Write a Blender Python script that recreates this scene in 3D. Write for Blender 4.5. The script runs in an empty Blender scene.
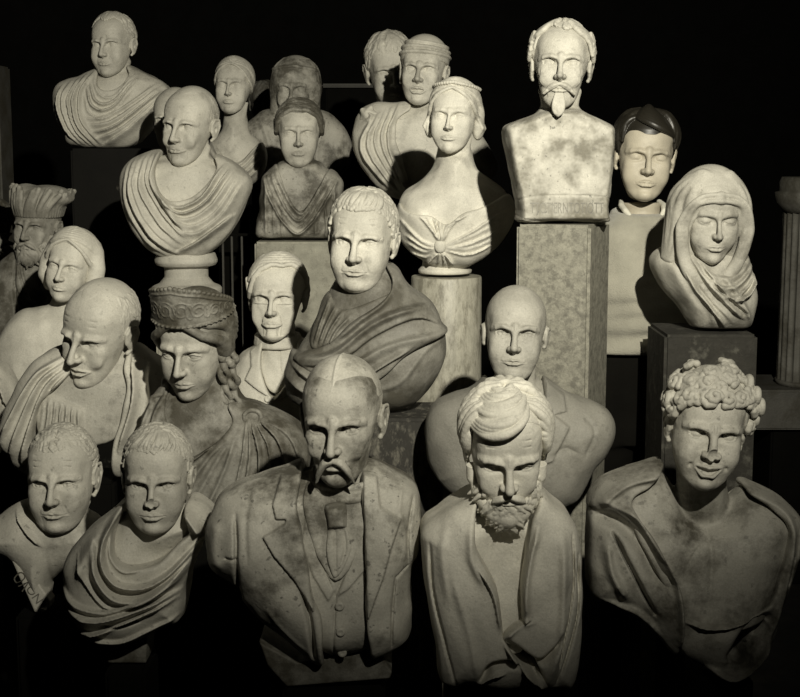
import bpy, math, random
import numpy as np
from mathutils import Euler, Vector, Matrix
SC = bpy.context.scene
COL = SC.collection
# ---------------------------------------------------------------- camera, world, lamp, exposure
CAMZ = 1.75; FPX = 1400.0; HOR = 150.0
PITCH = math.atan((348.5 - HOR) / FPX)
cd = bpy.data.cameras.new('camera'); cam = bpy.data.objects.new('camera', cd); COL.objects.link(cam)
cam.location = (0, 0, CAMZ); cam.rotation_euler = (math.pi/2 - PITCH, 0, 0)
cd.sensor_width = 36; cd.sensor_fit = 'HORIZONTAL'; cd.lens = 36 * FPX / 800; cd.clip_start = .05; cd.clip_end = 60
SC.camera = cam
w = bpy.data.worlds.new('dark_room'); SC.world = w; w.use_nodes = True
w.node_tree.nodes['Background'].inputs['Color'].default_value = (1.0, .93, .72, 1)
w.node_tree.nodes['Background'].inputs['Strength'].default_value = .0008
def spot(name, loc, aim, energy, cone, blend, size, col):
    ld = bpy.data.lights.new(name, 'SPOT'); ld.energy = energy; ld.spot_size = math.radians(cone); ld.spot_blend = blend
    ld.shadow_soft_size = size; ld.color = col
    lo = bpy.data.objects.new(name, ld); COL.objects.link(lo); lo.location = loc
    lo.rotation_euler = (Vector(aim) - Vector(loc)).to_track_quat('-Z', 'Y').to_euler()
    return lo
spot('flash_lamp', (.6, .3, 2.82), (-.5, 5.6, 2.3), 920, 78, 1.0, .03, (1.0, .95, .80))
SC.view_settings.view_transform = 'Standard'; SC.view_settings.look = 'None'
SC.view_settings.exposure = 0.0; SC.view_settings.gamma = 1.0
SC.view_settings.use_curve_mapping = False

cP, sP = math.cos(PITCH), math.sin(PITCH)
def W(px, py, Y):
    """point of the plane y=Y that the photograph shows at (px, py)"""
    u = (px - 400) / FPX; v = -(py - 348.5) / FPX
    dx, dy, dz = u, cP + v * sP, -sP + v * cP
    t = Y / dy
    return dx * t, CAMZ + dz * t
# ---------------------------------------------------------------- materials
def material(name, col, rough=.62, dirt=.35, dirt_col=(.05, .045, .032), dscale=7., spots=.0, bump=.25, bscale=90., spec=.35, thresh=.52, sheen=0, grain=.45, streak=(1, 1, 1)):
    m = bpy.data.materials.new(name); m.use_nodes = True
    N = m.node_tree.nodes; L = m.node_tree.links; b = N['Principled BSDF']
    b.inputs['Roughness'].default_value = rough
    b.inputs['Specular IOR Level'].default_value = spec
    tc = N.new('ShaderNodeTexCoord'); mp = N.new('ShaderNodeMapping'); L.new(tc.outputs['Object'], mp.inputs['Vector'])
    mp.inputs['Scale'].default_value = streak
    h = abs(hash(name)) % 97 if False else sum(map(ord, name)) % 97
    mp.inputs['Location'].default_value = (h * .37, h * .11, h * .23)
    def noise(s, det=6, r=.6):
        n = N.new('ShaderNodeTexNoise'); n.inputs['Scale'].default_value = s; n.inputs['Detail'].default_value = det
        n.inputs['Roughness'].default_value = r; L.new(mp.outputs['Vector'], n.inputs['Vector']); return n
    def ramp(src, p0, p1, c0, c1):
        r = N.new('ShaderNodeValToRGB'); r.color_ramp.elements[0].position = p0; r.color_ramp.elements[1].position = p1
        r.color_ramp.elements[0].color = (*c0, 1); r.color_ramp.elements[1].color = (*c1, 1); L.new(src, r.inputs['Fac']); return r
    col = tuple(col)
    n1 = noise(dscale * 1.3); r1 = ramp(n1.outputs['Fac'], .3, .75, [c * .72 for c in col], [min(1, c * 1.16) for c in col])
    cur = r1.outputs['Color']
    if dirt > 0:
        n2 = noise(dscale, 10, .68); r2 = ramp(n2.outputs['Fac'], thresh, thresh + .14, (0, 0, 0), (dirt, dirt, dirt))
        mx = N.new('ShaderNodeMixRGB'); L.new(r2.outputs['Color'], mx.inputs['Fac']); L.new(cur, mx.inputs['Color1']); mx.inputs['Color2'].default_value = (*dirt_col, 1); cur = mx.outputs['Color']
    if spots > 0:
        n3 = noise(dscale * 11, 3, .5); r3 = ramp(n3.outputs['Fac'], .64, .70, (0, 0, 0), (spots,) * 3)
        mx = N.new('ShaderNodeMixRGB'); L.new(r3.outputs['Color'], mx.inputs['Fac']); L.new(cur, mx.inputs['Color1']); mx.inputs['Color2'].default_value = (*[c * .35 for c in col], 1); cur = mx.outputs['Color']
    n5 = noise(bscale * 3.2, 2, .5); r5 = ramp(n5.outputs['Fac'], .34, .66, (.80, .80, .80), (1.12, 1.12, 1.12))
    if grain:
        mx = N.new('ShaderNodeMixRGB'); mx.blend_type = 'MULTIPLY'; mx.inputs['Fac'].default_value = grain; L.new(cur, mx.inputs['Color1']); L.new(r5.outputs['Color'], mx.inputs['Color2']); cur = mx.outputs['Color']
    L.new(cur, b.inputs['Base Color'])
    if bump > 0:
        n4 = noise(bscale, 5, .65); bp = N.new('ShaderNodeBump'); bp.inputs['Strength'].default_value = bump; bp.inputs['Distance'].default_value = .004
        L.new(n4.outputs['Fac'], bp.inputs['Height']); L.new(bp.outputs['Normal'], b.inputs['Normal'])
    if sheen: b.inputs['Sheen Weight'].default_value = sheen
    return m
SEP = (1.0, .965, .84)
def stone(name, v, **k):
    k['dirt'] = min(.92, k.get('dirt', .35) * 1.7); k['thresh'] = k.get('thresh', .52) - .05; k['spots'] = min(1, k.get('spots', 0) * 1.8); k.setdefault('bump', .4)
    return material(name, [v * c for c in SEP], **k)
# ---------------------------------------------------------------- implicit-surface sculpting kit
f32 = np.float32
def smin(a, b, k):
    if k <= 0: return np.minimum(a, b)
    h = np.maximum(k - np.abs(a - b), 0) / k
    return np.minimum(a, b) - h * h * (k * .25)
def smax(a, b, k): return -smin(-a, -b, k)
def A3(*v): return np.array(v, float)

class Vol:
    """signed-distance grid in centimetres"""
    def __init__(s, lo, hi, vx):
        s.lo = np.array(lo, float); s.vx = float(vx)
        s.n = np.maximum(np.ceil((np.array(hi, float) - s.lo) / vx).astype(int) + 1, 4)
        s.F = np.full(s.n, 9.0, f32)
        s.ax = [(s.lo[i] + vx * np.arange(s.n[i])).astype(f32) for i in range(3)]
    def box(s, lo, hi):
        a = np.clip(np.floor((np.array(lo) - s.lo) / s.vx).astype(int), 0, s.n - 1)
        b = np.clip(np.ceil((np.array(hi) - s.lo) / s.vx).astype(int) + 1, 1, s.n)
        if np.any(b <= a): return None
        sl = tuple(slice(a[i], b[i]) for i in range(3))
        X = s.ax[0][sl[0]][:, None, None]; Y = s.ax[1][sl[1]][None, :, None]; Z = s.ax[2][sl[2]][None, None, :]
        return sl, X, Y, Z
    def put(s, sl, d, k, op):
        F = s.F[sl]
        if op == '+': s.F[sl] = smin(F, d, k)
        elif op == '-': s.F[sl] = smax(F, -d, k)
        else: s.F[sl] = smax(F, d, k)
    def ell(s, c, r, k=.5, op='+', rot=None, clip=None):
        c = np.array(c, float); r = np.array(r, float)
        m = (max(r) if rot else r) + k + 2 * s.vx
        q = s.box(c - m, c + m)
        if q is None: return
        sl, X, Y, Z = q
        x, y, z = X - c[0], Y - c[1], Z - c[2]
        if rot:
            R = Euler([math.radians(v) for v in rot]).to_matrix().transposed()
            x, y, z = (R[0][0]*x+R[0][1]*y+R[0][2]*z, R[1][0]*x+R[1][1]*y+R[1][2]*z, R[2][0]*x+R[2][1]*y+R[2][2]*z)
        a = np.sqrt((x/r[0])**2 + (y/r[1])**2 + (z/r[2])**2)
        b = np.sqrt((x/r[0]**2)**2 + (y/r[1]**2)**2 + (z/r[2]**2)**2) + 1e-6
        d = a * (a - 1) / b
        if clip is not None: d = smax(d, clip(X, Y, Z), .12)
        s.put(sl, d.astype(f32), k, op)
    def cap(s, a, b, ra, rb=None, k=.3, op='+'):
        rb = ra if rb is None else rb
        a = np.array(a, float); b = np.array(b, float)
        m = max(ra, rb) + k + 2 * s.vx
        q = s.box(np.minimum(a, b) - m, np.maximum(a, b) + m)
        if q is None: return
        sl, X, Y, Z = q
        d = b - a; L = float(d @ d) + 1e-9
        x, y, z = X - a[0], Y - a[1], Z - a[2]
        t = np.clip((x * d[0] + y * d[1] + z * d[2]) / L, 0, 1)
        D = np.sqrt((x - t*d[0])**2 + (y - t*d[1])**2 + (z - t*d[2])**2) - (ra + (rb - ra) * t)
        s.put(sl, D.astype(f32), k, op)
    def chain(s, P, R, k=.3, op='+'):
        """tapered tube through the points, blended in as one piece"""
        P = np.array([np.array(p, float) for p in P]); R = np.array(R, float); m = R.max() + k + 2*s.vx
        q = s.box(P.min(0) - m, P.max(0) + m)
        if q is None: return
        T = np.full([w.stop - w.start for w in q[0]], 9., f32); off = [w.start for w in q[0]]
        for i in range(len(P) - 1):
            a, b = P[i], P[i+1]; mm = max(R[i], R[i+1]) + k + 2*s.vx
            c = s.box(np.minimum(a, b) - mm, np.maximum(a, b) + mm)
            if c is None: continue
            sl, X, Y, Z = c; d = b - a; L = float(d @ d) + 1e-9; x, y, z = X - a[0], Y - a[1], Z - a[2]
            t = np.clip((x*d[0] + y*d[1] + z*d[2]) / L, 0, 1)
            D = np.sqrt((x - t*d[0])**2 + (y - t*d[1])**2 + (z - t*d[2])**2) - (R[i] + (R[i+1] - R[i]) * t)
            ls = tuple(slice(w.start - o, w.stop - o) for w, o in zip(sl, off)); T[ls] = np.minimum(T[ls], D)
        s.put(q[0], T, k, op)
    def curve(s, P, R_, k=.3, n=3, op='+'):
        """chain through smoothed points"""
        Q = smooth_line(np.column_stack([np.array(P, float), np.array(R_, float)]), n)
        s.chain(Q[:, :3], Q[:, 3], k, op)
    def sections(s, T, k):
        """rows z, half width, front y, back y: stacked rounded cross-sections"""
        T = T[np.argsort(T[:, 0])]; z = s.ax[2]
        w = np.interp(z, T[:, 0], T[:, 1]); a = np.interp(z, T[:, 0], T[:, 2]); b = np.interp(z, T[:, 0], T[:, 3])
        ker = np.exp(-np.linspace(-2, 2, max(3, int(1.6 / s.vx) | 1))**2); ker /= ker.sum(); h = len(ker) // 2
        w, a, b = [np.convolve(np.pad(q, h, mode='edge'), ker, 'valid') for q in (w, a, b)]
        yc = (a + b) / 2; hd = (b - a) / 2
        X = s.ax[0][:, None, None]; Y = s.ax[1][None, :, None]
        n = np.interp(z, [-9, -3], [2.15, 2.55])
        r = (np.abs(X / w)**n + np.abs((Y - yc) / hd)**n)**(1 / n)
        d = (r - 1) * np.minimum(w, hd)
        d = np.maximum(d, np.maximum(T[0, 0] - z, z - T[-1, 0]) + 0 * d)
        s.F = smin(s.F, d.astype(f32), k)
    def capm(s, a, b, ra, rb=None, k=.3, op='+', sides=(1, -1)):
        for q in sides: s.cap((a[0]*q, a[1], a[2]), (b[0]*q, b[1], b[2]), ra, rb, k, op)
    def chm(s, P, R, k=.3, op='+', sides=(1, -1)):
        for q in sides: s.chain([(p[0]*q, p[1], p[2]) for p in P], R, k, op)
    def ellm(s, c, r, k=.5, op='+', rot=None, sides=(1, -1)):
        for q in sides: s.ell((c[0]*q, c[1], c[2]), r, k, op, (rot[0], rot[1]*q, rot[2]*q) if rot else None)
    def noise(s, amp, scale, seed=0):
        """broad gentle unevenness of hand carving"""
        rs = np.random.RandomState(seed); T = np.zeros(s.n, f32)
        for i in range(5):
            w = rs.normal(size=3); w = w / np.linalg.norm(w) * (6.28 / scale) * rs.uniform(.7, 1.5); p = rs.uniform(0, 6.28)
            T += np.sin(s.ax[0][:, None, None]*w[0] + s.ax[1][None, :, None]*w[1] + s.ax[2][None, None, :]*w[2] + p)
        s.F += (amp / 2.5) * T
    def mesh(s):
        F = s.F
        F = np.pad(F, 1, constant_values=9.0)
        S = F < 0
        nx, ny, nz = np.array(F.shape) - 1
        c = np.zeros((nx, ny, nz), np.uint8)
        for dx in (0, 1):
            for dy in (0, 1):
                for dz in (0, 1): c += S[dx:dx+nx, dy:dy+ny, dz:dz+nz]
        idx = np.argwhere((c > 0) & (c < 8))
        if len(idx) == 0: return np.zeros((0, 3)), np.zeros((0, 4), int)
        acc = np.zeros((len(idx), 3)); cnt = np.zeros(len(idx))
        i, j, k = idx.T
        for axis in range(3):
            for u in (0, 1):
                for v in (0, 1):
                    o = [0, 0, 0]; others = [q for q in range(3) if q != axis]
                    o[others[0]] = u; o[others[1]] = v
                    e = [0, 0, 0]; e[axis] = 1
                    a = F[i+o[0], j+o[1], k+o[2]]; b = F[i+o[0]+e[0], j+o[1]+e[1], k+o[2]+e[2]]
                    m = (a < 0) != (b < 0)
                    t = np.where(m, a / np.where(m, a - b, 1), 0)
                    for q in range(3): acc[:, q] += m * (o[q] + (t if q == axis else 0))
                    cnt += m
        V = idx + acc / cnt[:, None] - 1
        V = V * s.vx + s.lo
        M = np.full((nx, ny, nz), -1, np.int64); M[i, j, k] = np.arange(len(idx))
        Q = []
        for axis in range(3):
            o = [q for q in range(3) if q != axis]
            lo_ = [1, 1, 1]; lo_[axis] = 0
            hi_ = [nx, ny, nz]
            sl0 = tuple(slice(lo_[q], hi_[q]) for q in range(3))
            e = [0, 0, 0]; e[axis] = 1
            sl1 = tuple(slice(lo_[q] + e[q], hi_[q] + e[q]) for q in range(3))
            a, b = S[sl0], S[sl1]
            P = np.argwhere(a != b) + np.array(lo_)
            fl = S[P[:, 0], P[:, 1], P[:, 2]]
            def cell(d0, d1):
                R = P.copy(); R[:, o[0]] -= d0; R[:, o[1]] -= d1
                return M[R[:, 0], R[:, 1], R[:, 2]]
            q4 = np.stack([cell(1, 1), cell(0, 1), cell(0, 0), cell(1, 0)], 1)
            flip = ~fl if axis != 1 else fl
            q4[flip] = q4[flip][:, ::-1]
            Q.append(q4)
        Q = np.concatenate(Q); Q = Q[(Q >= 0).all(1)]
        return V, Q

def np_mesh(name, V, Q, m, parent=None, scale=.01, loc=None):
    me = bpy.data.meshes.new(name)
    V = np.asarray(V, f32) * scale
    me.vertices.add(len(V)); me.vertices.foreach_set('co', V.ravel())
    me.loops.add(Q.size); me.loops.foreach_set('vertex_index', Q.astype(np.int32).ravel())
    me.polygons.add(len(Q)); me.polygons.foreach_set('loop_start', np.arange(0, Q.size, 4, dtype=np.int32))
    me.polygons.foreach_set('use_smooth', np.ones(len(Q), bool))
    me.update(calc_edges=True)
    me.materials.append(m)
    o = bpy.data.objects.new(name, me); COL.objects.link(o)
    if parent: o.parent = parent
    return o

# ---------------------------------------------------------------- the head (cm; chin z=-12, crown z=+12, face towards -y)
CR_C = A3(0, 1.6, 3.4); CR_R = A3(7.6, 9.3, 8.6)
def skull(az, el, t=0.):
    """point on the cranium; az 0 = front, + = towards +x; degrees"""
    a, e = math.radians(az), math.radians(el)
    n = A3(math.sin(a)*math.cos(e), -math.cos(a)*math.cos(e), math.sin(e))
    return CR_C + (CR_R + t) * n

FACE = A3(*[(10.2, 3.0, -2.2, 5.5), (9.4, 4.6, -4.6, 6.5), (8.2, 5.9, -6.3, 8), (6.4, 6.7, -7.6, 8), (4.5, 6.95, -8.15, 8), (3, 7.0, -8.35, 8), (1.5, 6.95, -8.3, 8), (0, 6.85, -8.1, 7), (-2, 6.65, -8.1, 5.5), (-4, 6.3, -8.2, 3.6), (-6, 5.85, -8.25, 2.4),
  (-8, 5.15, -8.2, 1.0), (-9.5, 4.35, -8.15, -.8), (-10.5, 3.3, -8.05, -2.8), (-11.2, 2.4, -7.8, -4.2), (-11.7, 1.0, -7.2, -5)])
def head_vol(P, vx):
    g = P.get
    V = Vol((-10.5, -13.5, -14.5 if not g('beard_room') else -17), (10.5, 12.5, 13.3), vx)
    full = g('full', 0.); jaw = g('jaw', 1.); thin = g('thin', 0.); age = g('age', 0.)
    V.ell(CR_C, CR_R, 0)
    FS = FACE.copy(); zz = FS[:, 0]
    FS[:, 1] += np.interp(zz, [-12, -8, -4, 0], [0, (jaw-1)*5 + full*.5, (jaw-1)*5.5 + full*.7 - thin*.3, 0]) - thin*.45*np.exp(-((zz+6)/2.6)**2)
    FS[:, 1] += (g('chinw', 1) - 1) * 2.4 * np.exp(-((zz+11)/2)**2)
    FS[:, 1] *= g('wide', 1)
    V.sections(FS, 1.0)
    V.ellm((3.9*g('wide', 1), -6.15, -2.2), (1.7, 1.4, 1.2), 1.8)        # cheekbone
    V.ell((0, -7.7, -9.9), (1.75*g('chinw', 1), 1.4 + g('chin', 0), 1.35), 1.0)   # chin
    if full > 0: V.ellm((3.4, -5.9, -5.0), (2.3, 1.6 + full*.6, 2.4), 1.8)
    V.ell((0, -6.5, -6.3), (2.5, 2.3, 2.2), 1.8)                         # muzzle
    if thin: V.ellm((4.9, -7.4, -5.6), (1.4, 1.0*thin, 2.2), 1.6, '-')
    V.ellm((8.0, -5.3, 2.6), (1.2, 2.0, 2.0), 1.6, '-')                  # temples
    # brow and sockets
    dp = g('deep', 0. if g('noears') else 1.); bz = g('brow', 0.) - .9*dp; fr = g('frown', 0.)
    V.chm([(.6, -8.35 - .1*dp, 1.45 - fr*.45 + bz*.4), (2.5, -8.3 - .25*dp, 1.85 + bz*.4 - fr*.2), (4.4, -7.35 - .15*dp, 1.75 + bz*.45), (5.5, -5.8, 1.1)], [.7, .8 + fr*.12, .7, .35], 1.0)
    eyx = 3.15
    V.ellm((eyx, -9.3 + .35*dp, .05), (2.0, 2.0, 1.2), .7, '-')
    V.ellm((1.6, -8.9, -.2), (.8, 1.0, .9), .6, '-')
    E = (eyx, -6.42 + .35*dp, -.1); Re = 1.55
    op = g('open', 1.)
    for q in (1, -1):
        cx = E[0]*q
        if op > 0: V.ell((cx, E[1], E[2]), (Re, Re, Re), .08)
        up = .1 + .55*op if op > 0 else -.42
        V.ell((cx, E[1], E[2]), (Re+.35, Re+.32, Re+.22), .2, clip=lambda X, Y, Z: (up - .20*(X-cx)**2) - (Z-E[2]))
        V.ell((cx, E[1], E[2]), (Re+.25, Re+.17, Re+.15), .3, clip=lambda X, Y, Z: (Z-E[2]) - (-.58 + .17*(X-cx)**2))
        if op > 0:
            V.chain([(cx + dx, E[1] - math.sqrt(max(.1, (Re+.1)**2 - dx*dx - (up - .25 - .2*dx*dx)**2)), E[2] + up - .12 - .2*dx*dx) for dx in (-1.35, -.9, -.45, 0, .45, .9, 1.35)], [.07, .14, .17, .17, .17, .14, .07], .08, '-')
            V.chain([(cx + dx, E[1] - math.sqrt(max(.1, (Re+.1)**2 - dx*dx - .25)), E[2] - .47 + .17*dx*dx) for dx in (-1.2, -.6, 0, .6, 1.2)], [.05, .08, .08, .08, .05], .08, '-')
        if op <= 0:
            V.chain([(cx-1.35, -7.7, -.2), (cx-.6, -8.2, -.5), (cx+.6, -8.2, -.5), (cx+1.35, -7.7, -.2)], [.14]*4, .15, '-')
        else:
            V.chain([(cx-1.4, -7.6 + .3*dp, .5), (cx-.6, -8.15 + .3*dp, .95+op*.1), (cx+.6, -8.15 + .3*dp, .95+op*.1), (cx+1.4, -7.6 + .3*dp, .5)], [.2 + .1*dp]*4, .3, '-')
            if g('pupil'):
                V.ell((cx - .25, E[1] - 1.7, E[2]+.15), (.55, .45, .55), .1, '-')
    if g('brows'):
        b = g('brows')
        V.chm([(1.0, -8.95, 1.75 - fr*.6), (3.0, -8.85, 2.3 + bz*.3 - fr*.1), (5.0, -7.4, 1.9)], [.3*b, .4*b, .25*b], .3)
    # nose
    nl = g('nose', 1.); nw = g('nosew', 1.); hook = g('hook', 0.)
    V.chain([(0, -8.6, 2.0), (0, -8.95 - hook*.2, .4), (0, -10.0 - hook*.7, -1.5), (0, -11.0*nl**.3, -3.35 - hook*.3)], [.75*nw, .62*nw, .66*nw, .8*nw], .8)
    V.ellm((1.05*nw, -9.4, -3.6), (.62*nw, 1.15, .66), 1.0)
    V.cap((0, -10.4, -3.9), (0, -9.2, -4.3), .5*nw, .6*nw, .3)
    V.ellm((.6*nw, -9.95, -4.45), (.3, .5, .32), .15, '-')
    V.chm([(2.0*nw, -9.3, -3.0), (2.15*nw, -8.8, -4.1)], [.06, .1], .5, '-')
    if g('broken'):
        V.ell((.5, -12.0, -3.4), (2.2, 1.9, 1.8), .15, '-')
    # mouth
    mz = -6.75; lf = g('lips', 1.); sm = g('smile', 0.); mw = g('mouthw', 1.) * 2.75
    ga = g('gape', 0.); dz = -.75*ga; uz = .12*ga
    if ga: V.chm([(0, -9.2, mz-.1-.28*ga), (1.1, -8.9, mz-.08-.24*ga+sm*.1), (mw*.9, -7.9, mz+sm*.5)], [.25+.42*ga, .22+.34*ga, .16], .2, '-')
    V.chm([(0, -9.28, mz+.38+uz), (.6, -9.34, mz+.5+uz), (1.6, -8.95, mz+.26+sm*.2+uz), (mw, -7.95, mz+.02+sm*.6)], [.32*lf, .36*lf, .28*lf, .12], .4)
    V.chm([(0, -9.25, mz-.6+dz), (1.0, -9.12, mz-.55+dz+sm*.1), (1.9, -8.62, mz-.3+dz*.7+sm*.3), (mw, -7.9, mz-.05+sm*.6)], [.5*lf, .47*lf, .3*lf, .1], .35)
    if not ga: V.chm([(0, -9.8, mz-.04), (.8, -9.7, mz+.04), (1.7, -9.2, mz-.0+sm*.2), (mw+.15, -8.1, mz-.04+sm*.6)], [.14, .14, .12, .11], .1, '-')
    V.cap((0, -9.75, -5.0), (0, -9.8, -5.9), .22, .28, .4, '-')
    V.chm([(0, -9.5, mz-1.7+dz*.6), (1.2, -9.1, mz-1.6+dz*.6)], [.5, .35], .8, '-')
    if sm: V.ellm((mw+.5, -8.0, mz-.1+sm*.6), (.3, .5, .5), .7, '-')
    nf = age * .75 + sm * .8 + g('nasol', 0)
    if nf > 0:
        V.chm([(2.0, -8.95, -3.6), (2.9, -8.5, -5.0), (3.3, -8.1, -6.6 + sm*.4)], [.17*nf, .2*nf, .1*nf], .6, '-')
        V.ellm((3.7, -7.0, -4.3), (1.6+sm*.2, .8+sm*.3, 1.5), 1.4)
    if age > .3:
        V.chm([(3.0, -8.1, -7.6), (2.9, -7.9, -9.2)], [.16*age, .08], .5, '-')
        V.chm([(1.7, -8.8, -.9), (2.8, -8.8, -1.6), (4.3, -7.9, -1.3)], [.12*age]*3, .35, '-')
        for i in range(3):
            z = 4.4 + i*1.25
            V.chm([(0, -8.72 + i*.25, z - .15), (2.2, -8.35 + i*.3, z + .1), (4.2, -7.1 + i*.35, z - .2)], [.13*age, .13*age, .05], .35, '-')
        for i in range(3): V.chm([(5.2, -6.9, .1 + i*.45), (6.3, -5.9, .0 + i*.8)], [.09, .04], .2, '-')
    if fr > .3:
        V.chm([(.42, -9.6, 1.1), (.5, -9.25, 2.7)], [.15*fr, .08], .25, '-')
    # ears
    if not g('noears'):
        es = g('ear', 1.)
        for q in (1, -1):
            def p(y, z, x=0): return ((7.35 + x)*q, 1.0 + y*es, -.9 + z*es)
            V.chain([p(-1.2, -.2), p(-1.4, 1.6, .35), p(-.2, 3.1, .8), p(1.4, 2.9, 1.15), p(2.0, 1.2, 1.15), p(1.5, -.6, .8), p(.3, -2.3, .35), p(-.9, -2.9, .0)], [.35, .36, .38, .4, .4, .36, .42, .5], .2)
            V.chain([p(.9, 1.9, .75), p(1.0, .6, .7), p(.1, -.7, .45)], [.3, .3, .3], .25)
            V.ell(p(.3, .3, .35), (.75, 1.9, 2.9), .5)
            V.ell(p(-1.3, -.5, .25), (.3, .4, .5), .3)
            V.ell(p(-.1, .1, 1.0), (.5, .55, .8), .25, '-')
    # neck stump inside the jaw
    V.cap((0, 1.6, -3.0), (0, 1.6, -8), 4.6*g('neck', 1), 4.4*g('neck', 1), 1.0)
    if g('custom'): g('custom')(V)
    return V

def finish(V, mirror=None):
    return V.mesh()
HL = {
 'skullcap': [(0, 21), (40, 22), (60, 19), (80, 6), (92, 5), (106, 5), (116, -30), (180, -52)],  # hairlines: azimuth -> elevation of the lower edge of the hair
 'short': [(0, 33), (25, 36), (42, 30), (55, 22), (66, 0), (78, -25), (86, -25), (92, 5), (106, 5), (116, -30), (180, -52)],
 'reced': [(0, 44), (14, 46), (32, 58), (50, 40), (62, 12), (72, -14), (84, -20), (92, 5), (106, 5), (116, -30), (180, -52)],
 'low':   [(0, 25), (25, 25), (42, 20), (55, 12), (64, -10), (76, -25), (86, -25), (92, 5), (106, 5), (116, -30), (180, -52)],
 'woman': [(0, 33), (20, 26), (40, 12), (60, -12), (75, -25), (90, -35), (120, -45), (180, -52)],
 'goddess': [(0, 19), (25, 13), (45, 3), (60, -10), (75, -25), (90, -35), (120, -45), (180, -52)],
 'fringe':[(0, 88), (50, 88), (58, 50), (66, 15), (75, -12), (84, -18), (92, 5), (106, 5), (116, -30), (180, -52)],
}
def hline(kind, az):
    t = HL[kind]; a = abs((az + 180) % 360 - 180)
    return np.interp(a, [q[0] for q in t], [q[1] for q in t])

def hair_cap(V, kind, t, k=.15):
    X = V.ax[0][:, None, None] - CR_C[0]; Y = V.ax[1][None, :, None] - CR_C[1]; Z = V.ax[2][None, None, :] - CR_C[2]
    rx, ry, rz = CR_R + t
    a = np.sqrt((X/rx)**2 + (Y/ry)**2 + (Z/rz)**2); b = np.sqrt((X/rx**2)**2 + (Y/ry**2)**2 + (Z/rz**2)**2) + 1e-6
    d = a*(a-1)/b
    az = np.degrees(np.arctan2(X/CR_R[0], -Y/CR_R[1])) + 0*Z
    el = np.degrees(np.arcsin(np.clip((Z/CR_R[2])/np.maximum(a*(rx/CR_R[0]), 1e-3), -1, 1)))
    t_ = HL[kind]
    hl = np.interp(np.abs(az), [q[0] for q in t_], [q[1] for q in t_])
    reg = (hl - el) * .13
    V.F = smin(V.F, smax(d, reg, .25).astype(f32), k)

def locks(V, kind, rs, n=160, r=.55, L=4, flow=None, t=.3, step=9, k=.12, wav=0., azr=(-180, 180), elmax=88, lift=0.):
    """carved locks of hair lying on the skull; flow(az, el) -> heading (d_az, d_el)"""
    for i in range(n):
        az = rs.uniform(*azr); lo = hline(kind, az)
        if lo > elmax - 3: continue
        s = rs.uniform(0, 1)
        el = math.degrees(math.asin(math.sin(math.radians(lo)) + s * (math.sin(math.radians(elmax)) - math.sin(math.radians(lo)))))
        da, de = flow(az, el); P = []; R = []
        sg = rs.choice([-1, 1]); ph = rs.uniform(0, 6.28)
        for j in range(L + 1):
            P.append(skull(az, el, t + lift * math.sin(3.14*j/L)))
            R.append(r * (1 - .62 * (j / L)**1.5) * (.75 if j == 0 else 1))
            c = max(.25, math.cos(math.radians(el)))
            w = wav * math.sin(ph + j * 1.5) + .12 * sg * j * (wav > 0)
            az += (da - de * w) * step / c; el += (de + da * w) * step
            el = min(el, 89)
            if el < hline(kind, az) - 7: break
        if len(P) > 1: V.chain(P, R, k)
# ---------------------------------------------------------------- bust builder
def smooth_line(P, n=6, closed=False):
    P = np.array(P, float)
    if len(P) < 3: return P
    Q = np.vstack([P[-1], P, P[:2]]) if closed else np.vstack([2*P[0]-P[1], P, 2*P[-1]-P[-2]])
    out = []
    for i in range(1, len(Q) - 2):
        p0, p1, p2, p3 = Q[i-1], Q[i], Q[i+1], Q[i+2]
        for t in np.arange(n) / n:
            out.append(.5 * ((2*p1) + (-p0+p2)*t + (2*p0-5*p1+4*p2-p3)*t*t + (-p0+3*p1-3*p2+p3)*t**3))
    if not closed: out.append(P[-1])
    return np.array(out)
def poly_sd(X, Z, P):
    """signed distance to a closed 2D outline (negative inside)"""
    d = np.full(np.broadcast(X, Z).shape, 1e9); ins = np.zeros(d.shape, bool); n = len(P)
    for i in range(n):
        a, b = P[i], P[(i+1) % n]; e = b - a; wx, wz = X - a[0], Z - a[1]
        t = np.clip((wx*e[0] + wz*e[1]) / (e @ e + 1e-12), 0, 1)
        d = np.minimum(d, (wx - e[0]*t)**2 + (wz - e[1]*t)**2)
        c = ((a[1] > Z) != (b[1] > Z))
        with np.errstate(divide='ignore', invalid='ignore'):
            xi = a[0] + (Z - a[1]) * e[0] / (e[1] if abs(e[1]) > 1e-9 else 1e-9)
        ins ^= c & (X < xi)
    d = np.sqrt(d); return np.where(ins, -d, d)
def line_d(X, Z, P):
    """distance, side and run along an open 2D line"""
    best = np.full(np.broadcast(X, Z).shape, 1e9); side = np.ones(best.shape); run = np.zeros(best.shape)
    Ls = np.concatenate([[0], np.cumsum(np.linalg.norm(np.diff(P, axis=0), axis=1))]); T = max(Ls[-1], 1e-6)
    for i in range(len(P) - 1):
        a, b = P[i], P[i+1]; e = b - a; wx, wz = X - a[0], Z - a[1]
        t = np.clip((wx*e[0] + wz*e[1]) / (e @ e + 1e-12), 0, 1)
        d = (wx - e[0]*t)**2 + (wz - e[1]*t)**2; m = d < best
        best = np.where(m, d, best); side = np.where(m, np.sign(e[0]*wz - e[1]*wx), side); run = np.where(m, (Ls[i] + t * (Ls[i+1]-Ls[i])) / T, run)
    return np.sqrt(best), side, run
def fan(A, B, n):
    def rs(P, k=9):
        P = smooth_line(P); L = np.concatenate([[0], np.cumsum(np.linalg.norm(np.diff(P, axis=0), axis=1))])
        t = np.linspace(0, L[-1], k); return np.stack([np.interp(t, L, P[:, 0]), np.interp(t, L, P[:, 1])], 1)
    a, b = rs(A), rs(B)
    return [list(map(tuple, a + (b - a) * (i / max(1, n - 1)))) for i in range(n)]

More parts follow.
